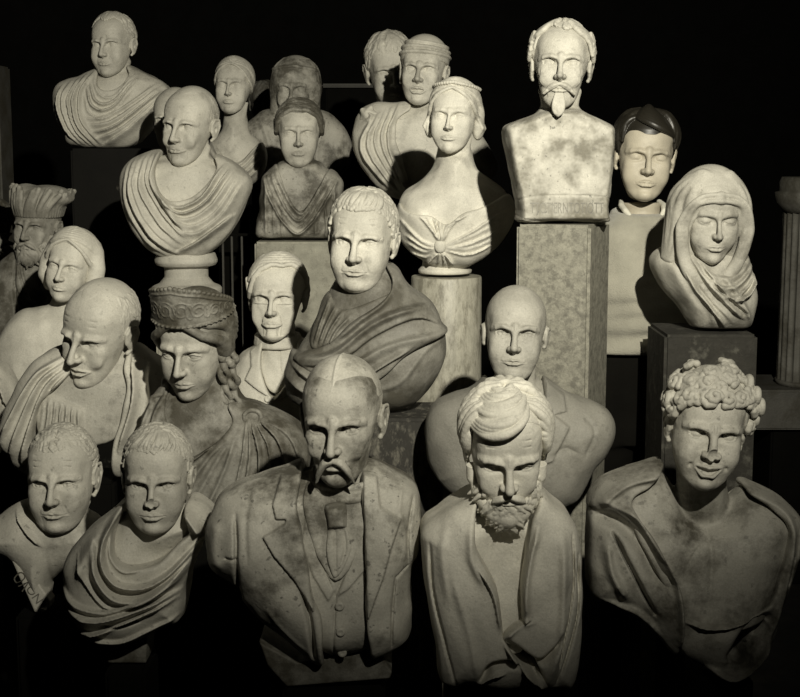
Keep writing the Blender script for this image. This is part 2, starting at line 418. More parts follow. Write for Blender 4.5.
def empty(name, loc, label=None, cat=None, group=None, rot=(0, 0, 0)):
    o = bpy.data.objects.new(name, None); COL.objects.link(o); o.location = loc; o.rotation_euler = rot; o.empty_display_size = .1
    if label: tagit(o, label, cat, group)
    return o
def tagit(o, label, cat, group=None):
    o['label'] = label; o['category'] = cat
    if group: o['group'] = group
    return o

class Bust:
    def __init__(s, name, label, d, base, cat='bust', D=9., B=8., R=8., tilt=0., sil=None, vx=None, group=None, chest=None):
        """base = photo point under the middle of the bust, on the plane y=d"""
        s.d = d; x, z = W(base[0], base[1], d); s.o = (x, d, z); s.k = d / FPX * 100   # cm per photo pixel
        s.root = empty(name, s.o, label, cat, group)
        s.D, s.B, s.R, s.tilt = D, B, R, tilt
        s.sil = s.P(sil, closed=True); s.vx = vx or max(.2, min(.5, s.k * .75)); s.blobs = []; s.head = None; s.flat = None
    def q(s, px, py):
        x, z = W(px, py, s.d); return (x - s.o[0]) * 100, (z - s.o[2]) * 100
    def P(s, pts, closed=False, smooth=True):
        p = np.array([s.q(*t) for t in pts]); return smooth_line(p, 5, closed) if smooth else p
    def field(s, poly, t=0., folds=(), patches=(), blobs=(), shrink=0., k=.8, back=True, lin=False, neck=True):
        sil = s.sil; pp = s.P(poly, True, not lin) if poly is not None else sil
        lo, hi = pp.min(0) - 2.5, pp.max(0) + 2.5
        V = Vol((lo[0], -s.D - 7, lo[1]), (hi[0], s.B + 4 if back else 3, hi[1] + (3 if neck else 0)), s.vx)
        X = V.ax[0][:, None].astype(float); Z = V.ax[2][None, :].astype(float)
        sd = poly_sd(X, Z, sil) + shrink
        A = np.full(sd.shape, float(t))
        for b in list(s.blobs) + list(blobs):
            (bx, by, rx, ry, am) = b[:5]; cx, cz = s.q(bx, by)
            A += am * np.exp(-((X - cx) / (rx*s.k))**2 - ((Z - cz) / (ry*s.k))**2)
        fr_ = np.random.RandomState(len(folds) * 7 + 3)
        for f in folds:
            pts, r, am = f[:3]; kind = f[3] if len(f) > 3 else 'r'; L = s.P(pts)
            if len(folds) > 4: r, am = r * fr_.uniform(.7, 1.4), am * fr_.uniform(.45, 1.4); L = L + np.cumsum(fr_.normal(size=L.shape) * .12 * s.k, 0)
            r = r * s.k
            m0, m1 = L.min(0) - 3*r, L.max(0) + 3*r
            xs = np.where((X[:, 0] > m0[0]) & (X[:, 0] < m1[0]))[0]; zs = np.where((Z[0] > m0[1]) & (Z[0] < m1[1]))[0]
            if len(xs) == 0 or len(zs) == 0: continue
            sx, sz = slice(xs[0], xs[-1]+1), slice(zs[0], zs[-1]+1)
            d, sg, run = line_d(X[sx], Z[:, sz], L)
            tp = np.clip(np.minimum(run, 1 - run) * 5 + .25, 0, 1) if kind != 'f' else 1.
            am = am * (1.4 if kind in 'sS' else 1.15)
            if kind in 's': pr = np.where(sg > 0, np.exp(-(d/r)**2), np.exp(-(d/(r*.3))**2))
            elif kind == 'S': pr = np.where(sg < 0, np.exp(-(d/r)**2), np.exp(-(d/(r*.3))**2))
            else: pr = np.exp(-(d/(r*.65))**2)
            A[sx, sz] += am * pr * tp
        for p in patches:
            pts, h = p[:2]; e = p[2] if len(p) > 2 else .25
            pd = poly_sd(X, Z, s.P(pts, True, len(p) > 3 and p[3]))
            A += h * np.clip(.5 - pd / (2*e), 0, 1)
        Y = V.ax[1][None, :, None].astype(float)
        m = np.clip(-sd, -3, s.R) / s.R
        yc = (s.tilt * (Z - (sil[:, 1].min() + sil[:, 1].max()) / 2) + 0 * X)[:, None, :]
        u = (1 - m)[:, None, :]
        dep = np.where(Y < yc, s.D, s.B)
        G = ((Y - yc) / dep)**2 + u * np.abs(u) - 1
        gr = np.sqrt((2*(Y - yc)/dep**2)**2 + (2*np.abs(u)/s.R)**2) + .02
        F = G / gr - A[:, None, :] * np.where(Y < yc + 2, 1, .3)
        F = np.clip(F, -6, 9)
        if poly is not None: F = smax(F, np.broadcast_to(poly_sd(X, Z, pp)[:, None, :], F.shape), k)
        if s.flat is not None: F = smax(F, (s.flat - Z)[:, None, :] + 0*F, .5)
        V.F = F.astype(f32); V.noise(.12, 7, int(abs(lo[0]) * 10) % 97)
        return V
    def part(s, name, mat, V, parent=None, label=None):
        v, q = V.mesh()
        if len(q) == 0: print('EMPTY PART', name); return None
        o = np_mesh(name, v, q, mat, parent or s.root)
        if label: o['label'] = label
        return o
    def set_head(s, cx, cy, h, yaw=0, pitch=0, roll=0, dy=-1.5):
        """cx, cy = photo point of the middle of the head, h = crown to chin in photo pixels"""
        hd = s.d + dy / 100; x, z = W(cx, cy, hd)
        s.hs = h * hd / FPX * 100 / 24.0
        s.hl = Vector((x - s.o[0], hd - s.d, z - s.o[2])); s.he = Euler([math.radians(v) for v in (pitch, roll, yaw)]); s.hpx = 24.0 / h
        return s
    def hp(s, p):
        """head coordinates -> bust coordinates (cm)"""
        return np.array(s.he.to_matrix() @ Vector(p)) * s.hs + np.array(s.hl) * 100
    def add_neck(s, V, base, r0=5.0, r1=5.4, yb=1.5, k=1.5, cords=True):
        x, z = s.q(*base); top = s.hp((0, 1.5, -6)); bot = np.array((x, yb, z)); mid = top*.5 + bot*.5
        V.chain([top, mid, bot], [r0*s.hs, r0*s.hs, r1*s.hs], k)
        if cords:
            for g in (1, -1):
                V.cap(s.hp((4.9*g, 2.2, -6.5)), (x + 1.3*g, yb - r1*s.hs*.8, z), .9*s.hs, .8*s.hs, 1.2)
    def build_head(s, P, mat, hair=None, hmat=None, extra=(), vx=None, label=None, hair_label=None, hname='hair', hlo=-13):
        vx = vx or float(np.clip(s.hpx * .62, .13, .26))
        V = head_vol(P, vx); v, q = V.mesh()
        h = np_mesh('head', v, q, mat, s.root, .01 * s.hs); h.location = s.hl; h.rotation_euler = s.he
        if label: h['label'] = label
        s.head = h
        if hair:
            H = Vol((-12.5, -13.5, hlo), (12.5, 14.5, 16), vx); hair(H)
            v, q = H.mesh(); o = np_mesh(hname, v, q, hmat or mat, h, .01 * s.hs)
            if hair_label: o['label'] = hair_label
        for nm, fn, mt, lo, hi in extra:
            H = Vol(lo, hi, vx); fn(H); v, q = H.mesh(); np_mesh(nm, v, q, mt or mat, h, .01 * s.hs)
        return h
    def surf(s, V, x, z):
        i = int(round((x - V.lo[0]) / V.vx)); k = int(round((z - V.lo[2]) / V.vx))
        if not (0 <= i < V.n[0] and 0 <= k < V.n[2]): return -s.D
        c = np.where(V.F[i, :, k] < 0)[0]
        if not len(c): return -s.D
        j = max(1, c[0]); a, b = float(V.F[i, j-1, k]), float(V.F[i, j, k])
        return float(V.ax[1][j]) - (V.vx * b / (b - a) if a > b and j == c[0] else 0)

# ---------------------------------------------------------------- hair and beards
def h_short(kind='short', n=300, r=.5, seed=1, t=.25, wav=.6, L=4, fringe=0, lift=.15, k=.12, step=9, flow=None):
    def f(H):
        rs = np.random.RandomState(seed); hair_cap(H, kind, t)
        fl = flow or (lambda az, el: (az / 120. * (1 - el / 90), -1))
        locks(H, kind, rs, n=n, r=r, flow=fl, wav=wav, L=L, t=t, lift=lift, k=k, step=step)
        if fringe:
            for i in range(fringe):
                az = -42 + 84 * i / (fringe - 1); el = hline(kind, az)
                b = rs.uniform(.2, 1.1); rr_ = r * rs.uniform(.8, 1.25)
                H.curve([skull(az + 7, el + 24, t + .1), skull(az + 6*b + 1, el + 13, t + .5), skull(az - 1*b, el + 3, t + .5), skull(az - 9*b - 3, el - 4 - 3*b, .3)], [rr_, rr_*1.2, rr_, rr_*.35], .04)
    return f
def h_bald(kind='fringe', n=170, r=.35, seed=1, t=.08):
    def f(H):
        rs = np.random.RandomState(seed); hair_cap(H, kind, t, .1)
        locks(H, kind, rs, n=n, r=r, flow=lambda a, e: (.2, -1), wav=.5, L=3, t=t - .05, k=.1, elmax=45)
    return f
def h_woman(kind='woman', rows=9, r=.62, seed=1, t=.3, wave=2.2, part=0, bun=True, k=.18, low=-22, back=True):
    """hair drawn in waves from a centre parting to the back"""
    def f(H):
        hair_cap(H, kind, t); rs = np.random.RandomState(seed)
        for q in (1, -1):
            for i in range(rows):
                e0 = hline(kind, 3) + 3 + i * (84 - hline(kind, 3)) / rows; P = []; R = []
                ph = rs.uniform(0, 2)
                for j in range(13):
                    u = j / 12; az = q * (3 + 140 * u)
                    lowe = hline(kind, abs(az)) + 5
                    el = lowe + (e0 - lowe) * (1 - u)**1.1 + (i * 5.0) * u
                    el = e0 * (1 - u) + (lowe + i * 6) * u if i else lowe
                    P.append(skull(az + part, el + wave * math.sin(ph + u * 15), t + .25 + .35 * (i == 0)))
                    R.append(r * (1.25 if i == 0 else 1) * (.7 + .4 * math.sin(u * 3.1)))
                H.chain(P, R, k)
        if bun: H.ell((0, 11.5, 1.5), (3.6, 2.8, 3.3), 1)
    return f
def h_curly(seed=1, n=150, kind='low', big=1.):
    def f(H):
        rs = np.random.RandomState(seed); hair_cap(H, kind, .7)
        for i in range(n):
            az = rs.uniform(-170, 170); lo = hline(kind, az); s_ = rs.uniform(0, 1)
            el = math.degrees(math.asin(math.sin(math.radians(lo)) * (1-s_) + s_ * .99))
            c = skull(az, el, rs.uniform(.7, 1.6)); nrm = (c - CR_C) / CR_R; nrm /= np.linalg.norm(nrm)
            u = np.cross(nrm, rs.normal(size=3)); u /= np.linalg.norm(u); v = np.cross(nrm, u)
            R = rs.uniform(.8, 1.25) * big; P = []; Q = []
            for j in range(9):
                a = j * .95; rr = R * (1 - j * .075)
                P.append(c + (u*math.cos(a) + v*math.sin(a)) * rr + nrm * (j * .1)); Q.append(.52 * big * (1 - j * .03))
            H.chain(P, Q, .12)
    return f
def beard(H, rs, n=160, r=.5, curl=.9, zmax=-5.0, long=1.0, full=1.0):
    """locks over cheeks, jaw and chin"""
    for g in (1, -1): H.chain([(6.7*g, -1.2, -3.8), (5.6*g, -3.8, -8.0), (2.6*g, -6.8, -10.6), (0, -7.6, -11.2)], [.7, 1.4*full, 1.9*full, 2.1*full], .8)
    for g in (1, -1): H.chain([(6.9*g, -1.6, 3), (7.0*g, -1.9, -1), (6.6*g, -2.4, -5)], [.5, 1.0, 1.3], .8)
    H.ell((0, -6.6, -10.2 - long*.8), (3.4, 2.3, 2.0 + long*.8), 1.0)
    for i in range(n):
        a = rs.uniform(-1, 1); z = rs.uniform(-12.5 - long, -4.6 - 2.6 * (abs(a) < .55))
        x = 6.6 * math.sin(a * 1.45) * float(np.interp(z, [-14, -11, -8, -4], [.35, .62, .88, 1.02]))
        y = -9.5 * math.cos(a * 1.3) * float(np.interp(z, [-14, -12, -11, -8, -4], [.7, .94, 1.0, 1.0, .98])) + .4
        P = [(x, y, z)]; ang = rs.uniform(0, 6.28)
        for j in range(4):
            ang += rs.choice([-1, 1]) * 1.0 if j == 2 else curl * .8
            x += math.cos(ang) * .55; z -= .5 + .25 * math.sin(ang); P.append((x, y + .12*j, z))
        H.chain(P, [r, r, r*.9, r*.7, r*.35], .1)
def moustache(H, w=3.3, drop=2.2, r=.75, z0=-5.5, y0=-10.1, out=0.):
    for g in (1, -1):
        for i in range(7):
            o = (i - 3) / 3; rr = r * (.55 - .15 * abs(o))
            H.curve([(.12*g, y0 + .25 + .1*abs(o), z0 + .05 + o*.3), (.5*w*g, y0 + .15 + .35*abs(o), z0 - .45 + o*.62*r), (.95*w*g, y0 + 1.15 - out + .3*abs(o), z0 - drop*.65 + o*.55*r), (1.08*w*g - o*.25*g, y0 + 1.85 - out, z0 - drop + o*.25)], [rr*.7, rr, rr*.85, rr*.35], .06)
def letters(b, parent, V, text, x, z, size, mat, ang=0, squeeze=1.):
    """carved letters on a bust, read from the front"""
    c = bpy.data.curves.new('inscription', 'FONT'); c.body = text; c.size = size / 100; c.extrude = .0006; c.resolution_u = 3; c.align_x = 'CENTER'; c.align_y = 'CENTER'
    t = bpy.data.objects.new('letters_source', c); COL.objects.link(t); dg = bpy.context.evaluated_depsgraph_get()
    me = bpy.data.meshes.new_from_object(t.evaluated_get(dg)); bpy.data.objects.remove(t); me.name = 'inscription'
    me.transform(Matrix.Translation((x/100, 0, z/100)) @ Matrix.Rotation(-math.radians(ang), 4, 'Y') @ Matrix.Rotation(math.pi/2, 4, 'X') @ Matrix.Diagonal((squeeze, 1, 1, 1)))
    for v in me.vertices: v.co.y += min(b.surf(V, v.co.x*100 + t, v.co.z*100 + u) for t in (-.25, 0, .25) for u in (-.25, 0, .25)) / 100
    me.materials.clear(); me.materials.append(mat); o = bpy.data.objects.new('inscription', me); COL.objects.link(o); o.parent = parent; o['label'] = 'worn carved letters'
    return o
# ================================================================ the busts, front row first
def button(b, V, px, py, r, mat, name='button'):
    x, z = b.q(px, py); y = b.surf(V, x, z)
    H = Vol((x - 3*r, y - 3*r, z - 3*r), (x + 3*r, y + 3*r, z + 3*r), min(.2, r / 5))
    H.ell((x, y - r*.1, z), (r, r*.5, r), 0); H.ell((x, y - r*.65, z), (r*.6, r*.3, r*.6), .1, '-')
    b.part(name, mat, H)
def socle_slab(b, poly, y0, y1, mat, name='base'):
    """moulded slab under a bust; poly in photo points on the bust's plane"""
    P = b.P(poly, True, False); lo, hi = P.min(0) - 1, P.max(0) + 1
    V = Vol((lo[0], y0 - 1, lo[1]), (hi[0], y1 + 1, hi[1]), max(.22, b.vx))
    sd = poly_sd(V.ax[0][:, None].astype(float), V.ax[2][None, :].astype(float), P)[:, None, :]
    Y = V.ax[1][None, :, None]
    V.F = smax(np.broadcast_to(sd, tuple(V.n)), np.maximum(y0 - Y, Y - y1) + 0 * sd, .5).astype(f32)
    return b.part(name, mat, V)

# ---- the banker with the drooping moustache
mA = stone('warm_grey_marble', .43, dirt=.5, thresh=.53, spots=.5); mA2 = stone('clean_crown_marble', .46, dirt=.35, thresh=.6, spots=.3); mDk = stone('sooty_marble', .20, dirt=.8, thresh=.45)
b = Bust('marble_bust', 'marble bust in jacket, waistcoat and tie with drooping moustache and ridged bald crown', 2.7, (330, 652), D=11, B=9, R=9, tilt=.1, vx=.26,
    sil=[(303, 466), (285, 470), (255, 477), (236, 485), (220, 498), (211, 520), (210, 545), (217, 562), (240, 580), (247, 592), (262, 608), (285, 626), (318, 651), (345, 655), (380, 645), (401, 634), (409, 622), (411, 600), (411, 562), (418, 545), (421, 520), (416, 490), (408, 480), (390, 470), (366, 463), (335, 458)])
b.blobs = [(262, 535, 30, 35, 1.0), (392, 535, 22, 35, .8)]
b.set_head(342, 418, 126, yaw=-10, pitch=7, roll=-1, dy=-5)
V = b.field([(303, 462), (366, 460), (372, 520), (376, 600), (366, 646), (322, 650), (308, 600), (298, 520)], -.9, shrink=.6, folds=[((316, 522), (325, 550), (337, 578)) and ([(316, 522), (325, 550), (337, 578)], 2.0, -.5), ([(360, 515), (352, 545), (338, 580)], 2.0, -.5), ([(338, 578), (336, 620), (336, 648)], 1.6, -.45)],
    patches=[([(309, 505), (322, 530), (337, 574), (331, 584), (316, 560), (305, 530)], .5, .2), ([(364, 500), (352, 540), (339, 580), (350, 573), (368, 553), (370, 510)], .5, .2)])
Vw = V
b.part('waistcoat', mA, V)
for py in (589, 613, 638): button(b, V, 342 + (py-589)*.04, py, .95, mA)
V = b.field([(310, 474), (362, 470), (366, 520), (338, 566), (312, 520)], .0, shrink=1.2)
b.add_neck(V, (335, 500), 5.0, 5.6, cords=False)
b.part('neck', mA, V)
H = Vol((-14, -16, 15), (14, 16, 50), .26)
c0 = b.hp((0, 1.8, -13.0))
for (rad, up, th) in ((6.9, 0, .6), (6.8, 1.2, .6), (7.0, -1.2, .7)):
    P = []
    for j in range(25):
        a = math.radians(-160 + 320 * j / 24); P.append(b.hp((math.sin(a)*rad, 1.6 - math.cos(a)*(rad*.95), -13.0 + up + .9*math.cos(a)*-1)))
    H.chain(P, [th*b.hs*1.2]*25, .5)
b.part('collar', mA, H)
V = b.field([(328, 494), (347, 492), (348, 512), (354, 535), (338, 562), (330, 540), (330, 512)], .3, folds=[([(337, 512), (338, 540), (339, 560)], 2.2, -.3), ([(346, 514), (347, 535), (342, 552)], 2.0, -.3)], patches=[([(329, 496), (346, 494), (347, 512), (331, 514)], .9, .3)], k=.5)
b.part('necktie', mA, V)
LP = [(303, 462), (283, 468), (255, 477), (236, 484), (219, 497), (209, 520), (208, 545), (216, 563), (243, 579), (246, 593), (262, 609), (285, 627), (300, 640), (318, 652), (324, 651), (325, 640), (325, 600), (316, 580), (312, 552), (306, 520), (300, 492)]
LF = [([(241, 503), (243, 530), (244, 560), (243, 580)], 2.2, -1.0), ([(231, 543), (244, 543)], 1.3, -.6), ([(254, 480), (252, 510), (254, 545)], 3, -.25), ([(222, 510), (219, 535), (224, 558)], 7, .4), ([(270, 590), (290, 615), (312, 636)], 6, .3), ([(306, 575), (314, 600), (317, 640)], 4, -1.4)]
V = b.field(LP, 1.0, folds=LF, patches=[([(303, 466), (283, 470), (277, 492), (281, 504), (291, 504), (290, 508), (269, 520), (280, 538), (300, 562), (317, 590), (319, 575), (311, 545), (304, 505)], .75, .12)])
b.part('jacket', mA, V)
RP = [(364, 462), (392, 469), (409, 479), (418, 492), (422, 520), (418, 547), (411, 562), (411, 622), (402, 633), (378, 644), (373, 640), (368, 605), (367, 560), (366, 520)]
V = b.field(RP, 1.0, folds=[([(413, 490), (408, 520), (408, 552)], 2.2, -.6), ([(396, 560), (393, 590), (392, 630)], 1.8, -.6), ([(396, 562), (408, 553)], 1.5, -.5), ([(402, 478), (400, 500), (410, 520)], 3, .3)], patches=[([(364, 466), (377, 468), (381, 494), (392, 500), (401, 506), (392, 530), (384, 560), (376, 580), (369, 600), (367, 540)], .75, .12)])
b.part('jacket', mA, V)
socle_slab(b, [(262, 632), (300, 652), (372, 640), (380, 640), (392, 662), (390, 668), (289, 676), (270, 655)], -6, 7, mDk)
def hA(H):
    hair_cap(H, 'skullcap', .12, .05)
    H.chain([skull(0, e, .12) for e in (18, 30, 45, 60, 75, 88)] + [skull(180, e, .1) for e in (78, 60)], [.26]*8, .25)
    H.chain([skull(a, hline('skullcap', a) + 1.5, .08) for a in range(-60, 61, 10)], [.28]*13, .2)
def hAm(H): moustache(H, 3.3, 4.6, .95, y0=-10.3)
b.build_head(dict(frown=.8, age=.25, thin=.7, jaw=.98, pupil=1, open=1, nose=1.1, brows=.6, hook=.4), mA, hair=hA, hmat=mA2, extra=[('moustache', hAm, mA, (-6, -13, -14), (6, -6, -2))], hname='crown')
H1 = b

# ---- the bearded man looking down
mB = stone('white_marble', .66, dirt=.18, thresh=.6, spots=.15)
b = Bust('marble_bust', 'white marble bust looking down, swept hair and curly beard, broad folded shawl', 2.62, (498, 672), D=11, B=9, R=6.5, tilt=.08, vx=.26,
    sil=[(478, 486), (450, 500), (424, 522), (423, 540), (428, 590), (440, 664), (470, 668), (500, 672), (552, 668), (569, 660), (575, 585), (574, 535), (567, 512), (550, 498), (538, 486), (508, 482)])
b.set_head(506, 448, 124, yaw=0, pitch=17, roll=-1, dy=-6.5)
V = b.field([(470, 490), (545, 490), (545, 560), (515, 632), (480, 600)], .0, shrink=1.5, blobs=[(505, 545, 34, 45, -5.)])
b.add_neck(V, (505, 540), 5.2, 6.0)
b.part('chest', mB, V)
LP = [(481, 483), (465, 492), (440, 507), (422, 522), (421, 545), (427, 592), (436, 640), (440, 665), (470, 669), (500, 673), (545, 670), (552, 660), (530, 645), (515, 640), (500, 618), (497, 600), (494, 575), (484, 555), (472, 530), (474, 500)]
V = b.field(LP, 1.6, folds=[([(429, 530), (432, 575), (443, 620), (454, 663)], 1.6, -.8), ([(474, 548), (488, 572), (495, 606)], 3.0, .9, 's'), ([(478, 655), (490, 640), (520, 641), (532, 655)], 4.0, -1.6), ([(476, 660), (486, 652), (500, 648)], 3, 1.0), ([(500, 622), (518, 645), (540, 664)], 4, 1.3, 's'), ([(468, 510), (468, 540), (480, 565)], 5, .5), ([(450, 560), (465, 610), (474, 655)], 7, .35), ([(445, 512), (440, 540), (446, 580)], 8, .5)], k=1.0)
b.part('shawl', mB, V)
RP = [(538, 484), (552, 498), (568, 512), (576, 535), (578, 585), (571, 662), (548, 666), (540, 662), (531, 640), (520, 630), (500, 618), (502, 610), (518, 600), (524, 598), (517, 598), (517, 570), (521, 540), (526, 510), (533, 495)]
V = b.field(RP, 2.1, folds=[([(519, 600), (519, 570), (524, 540), (532, 510)], 3.2, .9, 'S'), ([(500, 613), (515, 600), (527, 598)], 3.5, 1.1), ([(501, 616), (530, 636), (548, 625), (554, 612)], 3.0, -1.3), ([(566, 520), (567, 570), (556, 620), (550, 655)], 2.0, -.8), ([(572, 540), (572, 590), (562, 625), (548, 660)], 1.6, -.7), ([(556, 520), (556, 560), (553, 610), (542, 655)], 5, .7)], k=1.0)
b.part('shawl', mB, V)
socle_slab(b, [(444, 655), (562, 655), (562, 705), (444, 705)], -5, 6, mDk)
def hB(H):
    rs = np.random.RandomState(5); hair_cap(H, 'short', .6)
    # side hair
    for q in (1, -1):
        for i in range(42):
            az = q * rs.uniform(60, 140); el = rs.uniform(-2, 50); P = []; R = []
            for j in range(5):
                P.append(skull(az, el, .7 + .6 * math.sin(j * .8))); R.append(.75 - .1 * j); el -= 9; az += q * (3 + j * 1.0)
            H.chain(P, R, .12)
        H.ell((7.6*q, -.6, 3.4), (1.3, 2.6, 3.6), 1.0)
    # hair swept across from the parting on one side, forelock hanging over the brow
    for i in range(17):
        u = i / 16; P = []; R = []
        for j in range(8):
            v = j / 7; az = 40 + 30*u - (104 + 50*u) * v; el = (48 + 40*u) * (1-v) + (22 + 54*u) * v - (13 - 13*u) * math.sin(3.14*v)
            P.append(skull(az, el, .75 + (1.4 - 1.2*u) * math.sin(3.14 * min(1, v*1.1)) + .25*math.sin(v*7 + i*1.3))); R.append((.7 if i % 3 else .95) * (1 - .75 * abs(v - .45)))
        H.curve(P, R, .07, 3)
    for q in (1, -1):
        for i in range(9):
            H.curve([skull(q*(48 + 9*i), 56, .3), skull(q*(56 + 9*i), 42, .9 + .3*(i % 2)), skull(q*(64 + 8*i), 22, 1.5 - .3*(i % 2)), skull(q*(70 + 8*i), -2, 1.5), skull(q*(74 + 8*i), -16, .8)], [.5, .8, .85, .6, .25], .07, 3)
    for i in range(8): H.curve([skull(180 - 25*i + 87, 80, .9), skull(180 - 25*i + 87, 55, 1.1), skull(180 - 25*i + 87, 20, 1.0)], [.8, 1.0, .7], .12)
def bB(H):
    beard(H, np.random.RandomState(3), n=230, r=.5, long=.2); moustache(H, 3.0, 2.2, .85)
b.build_head(dict(frown=.35, age=.5, jaw=.98, open=.45, nose=1.08, nosew=1.1, beard_room=1), mB, hair=hB, extra=[('beard', bB, mB, (-9, -13, -17), (9, 3, -2.5))])
H2 = b

# ---- the laughing satyr
mC = stone('stained_marble', .35, dirt=.85, thresh=.485, dscale=5, spots=.3); mC2 = stone('satyr_head_marble', .45, dirt=.3, thresh=.6, spots=.3)
b = Bust('marble_bust', 'laughing curly-haired marble youth with broken nose, cloak thrown open off bare chest', 2.87, (706, 664), D=10, B=8, R=9, tilt=.1, vx=.27,
    sil=[(662, 466), (630, 472), (598, 485), (588, 505), (586, 545), (588, 586), (610, 595), (640, 612), (668, 640), (700, 655), (718, 665), (735, 660), (762, 635), (775, 600), (786, 570), (796, 545), (797, 515), (780, 500), (752, 488), (742, 484), (715, 500), (690, 500)])
b.blobs = [(665, 545, 30, 28, .7), (735, 545, 30, 30, .9), (765, 520, 14, 16, 1.2)]
b.set_head(707, 427, 118, yaw=-3, pitch=3, roll=7, dy=-7)
V = b.field([(640, 468), (660, 462), (742, 482), (776, 500), (782, 520), (775, 590), (740, 612), (700, 610), (672, 602), (650, 560), (625, 510)], 0, shrink=.8, folds=[([(676, 553), (690, 535), (710, 528), (732, 526)], .9, -.3), ([(700, 515), (702, 545), (700, 580)], 4, -.35)], blobs=[(702, 505, 24, 20, -2.5)])
b.add_neck(V, (703, 515), 5.2, 6.2)
b.part('chest', mC, V)
LP = [(663, 461), (640, 466), (606, 478), (592, 492), (587, 505), (592, 505), (588, 507), (586, 545), (588, 586), (608, 592), (628, 606), (640, 611), (655, 630), (668, 645), (672, 640), (674, 600), (669, 570), (655, 545), (645, 525), (630, 505), (626, 492), (645, 480)]
V = b.field(LP, 1.2, folds=[([(592, 497), (620, 478), (660, 466)], 5, 1.3), ([(590, 508), (612, 512), (632, 530), (648, 560), (666, 572)], 9, -3.0), ([(600, 493), (628, 505), (645, 530), (662, 555), (670, 585), (673, 630)], 4.5, 2.2), ([(606, 522), (620, 550), (635, 580), (646, 600)], 3.0, -1.8, 's'), ([(596, 590), (630, 600), (650, 622)], 5, .9), ([(600, 530), (605, 560), (620, 585)], 7, .8)], k=.9)
b.part('cloak', mC, V)
LP = [(668, 600), (700, 607), (735, 602), (758, 590), (770, 560), (778, 520), (765, 502), (742, 487), (745, 481), (770, 490), (796, 512), (799, 530), (796, 548), (786, 575), (776, 605), (762, 637), (735, 660), (718, 667), (700, 657), (676, 642)]
V = b.field(LP, 1.2, folds=[([(745, 486), (772, 500), (781, 520), (776, 560), (766, 600), (752, 630)], 4.5, 1.7), ([(674, 603), (700, 608), (730, 603), (756, 590)], 3.5, 1.0), ([(752, 605), (735, 622), (722, 648)], 9, -6), ([(700, 652), (722, 660), (745, 645), (760, 625)], 4.5, 1.6), ([(735, 632), (745, 618), (753, 610)], 2.5, 1.6), ([(783, 545), (778, 575)], 3, -1.2), ([(794, 520), (790, 550)], 3.5, .8)], k=.9)
b.part('cloak', mC, V)
def satyr_hair(H):
    h_curly(3, 64, 'low', 1.55)(H)
    for az, el, t, r in ((72, 26, 2.2, 1.5), (78, 12, 2.6, 1.5), (70, 42, 1.8, 1.5), (-76, 8, 1.6, 1.3), (82, -2, 1.8, 1.2)):
        c = skull(az, el, t); H.curve([c + A3(.25*j*math.copysign(1, az)*.3, r*(1-.07*j)*math.cos(j), r*(1-.07*j)*math.sin(j)) for j in range(8)], [.75]*8, .12)
b.build_head(dict(full=.7, smile=1.15, gape=1.3, broken=1, jaw=1.02, frown=.5, brow=.4, open=1, lips=.9, nosew=1.25, brows=.45, mouthw=1.15), mC2, hair=satyr_hair)
H3 = b

# ---- youth with scarf-like drapery
mD = stone('soft_grey_marble', .44, dirt=.3, thresh=.6, spots=.3)
b = Bust('marble_bust', 'youthful marble bust with chipped nose and thick looped drapery around neck', 2.87, (140, 628), D=11, B=8, R=8, tilt=.08, vx=.27,
    sil=[(130, 500), (112, 512), (90, 530), (74, 552), (72, 575), (80, 605), (95, 622), (112, 630), (140, 628), (170, 612), (186, 606), (192, 570), (204, 540), (214, 520), (212, 508), (195, 498), (160, 490)])
b.set_head(157, 477, 106, yaw=2, pitch=3, roll=1, dy=-5)
V = b.field([(125, 495), (195, 495), (200, 530), (160, 570), (120, 540)], 0, shrink=1.5, blobs=[(158, 545, 28, 22, -3)])
b.add_neck(V, (163, 545), 5.2, 6.0)
b.part('neck', mD, V)
DP = [(130, 497), (112, 510), (90, 528), (72, 550), (70, 575), (78, 605), (95, 624), (112, 631), (140, 630), (165, 618), (186, 608), (193, 570), (204, 540), (216, 520), (212, 506), (196, 496), (189, 500), (196, 520), (186, 530), (170, 546), (150, 552), (134, 550), (124, 540), (122, 520)]
V = b.field(DP, 1.8, folds=[([(128, 500), (117, 525), (119, 548), (132, 563), (155, 566), (178, 556), (205, 530)], 4.2, 1.5, 'S'), ([(124, 506), (121, 530), (126, 545), (138, 553), (160, 548)], 3.0, 1.3), ([(106, 530), (112, 555), (128, 575), (150, 578), (178, 566), (200, 545)], 4.2, 1.4, 'S'), ([(88, 543), (98, 562), (116, 584), (130, 588)], 3.5, .9, 's'),
   ([(74, 576), (92, 586), (120, 590), (150, 580), (184, 562)], 4.2, 1.4, 'S'), ([(80, 592), (105, 598), (135, 592), (182, 575)], 4.2, 1.2, 'S'), ([(90, 615), (110, 612), (150, 596), (184, 582)], 4.0, 1.3, 'S'), ([(96, 622), (130, 624), (160, 612), (186, 600)], 4.0, .9), ([(192, 500), (202, 512), (208, 520)], 4, 1.5), ([(112, 516), (100, 535), (92, 560)], 7, .8), ([(112, 604), (125, 606), (150, 600)], 3, -.8)], k=1.0)
b.part('drapery', mD, V)
socle_slab(b, [(108, 622), (152, 622), (150, 655), (112, 655)], -5, 5, mDk)
H_ = h_short('short', n=330, r=.42, seed=4, t=.2, fringe=13, wav=.8, flow=lambda az, el: (az / 90., -1))
b.build_head(dict(full=.75, open=.95, pupil=1, frown=.55, broken=1, jaw=1.02, lips=.95, chinw=1.1), mD, hair=H_)
H4 = b

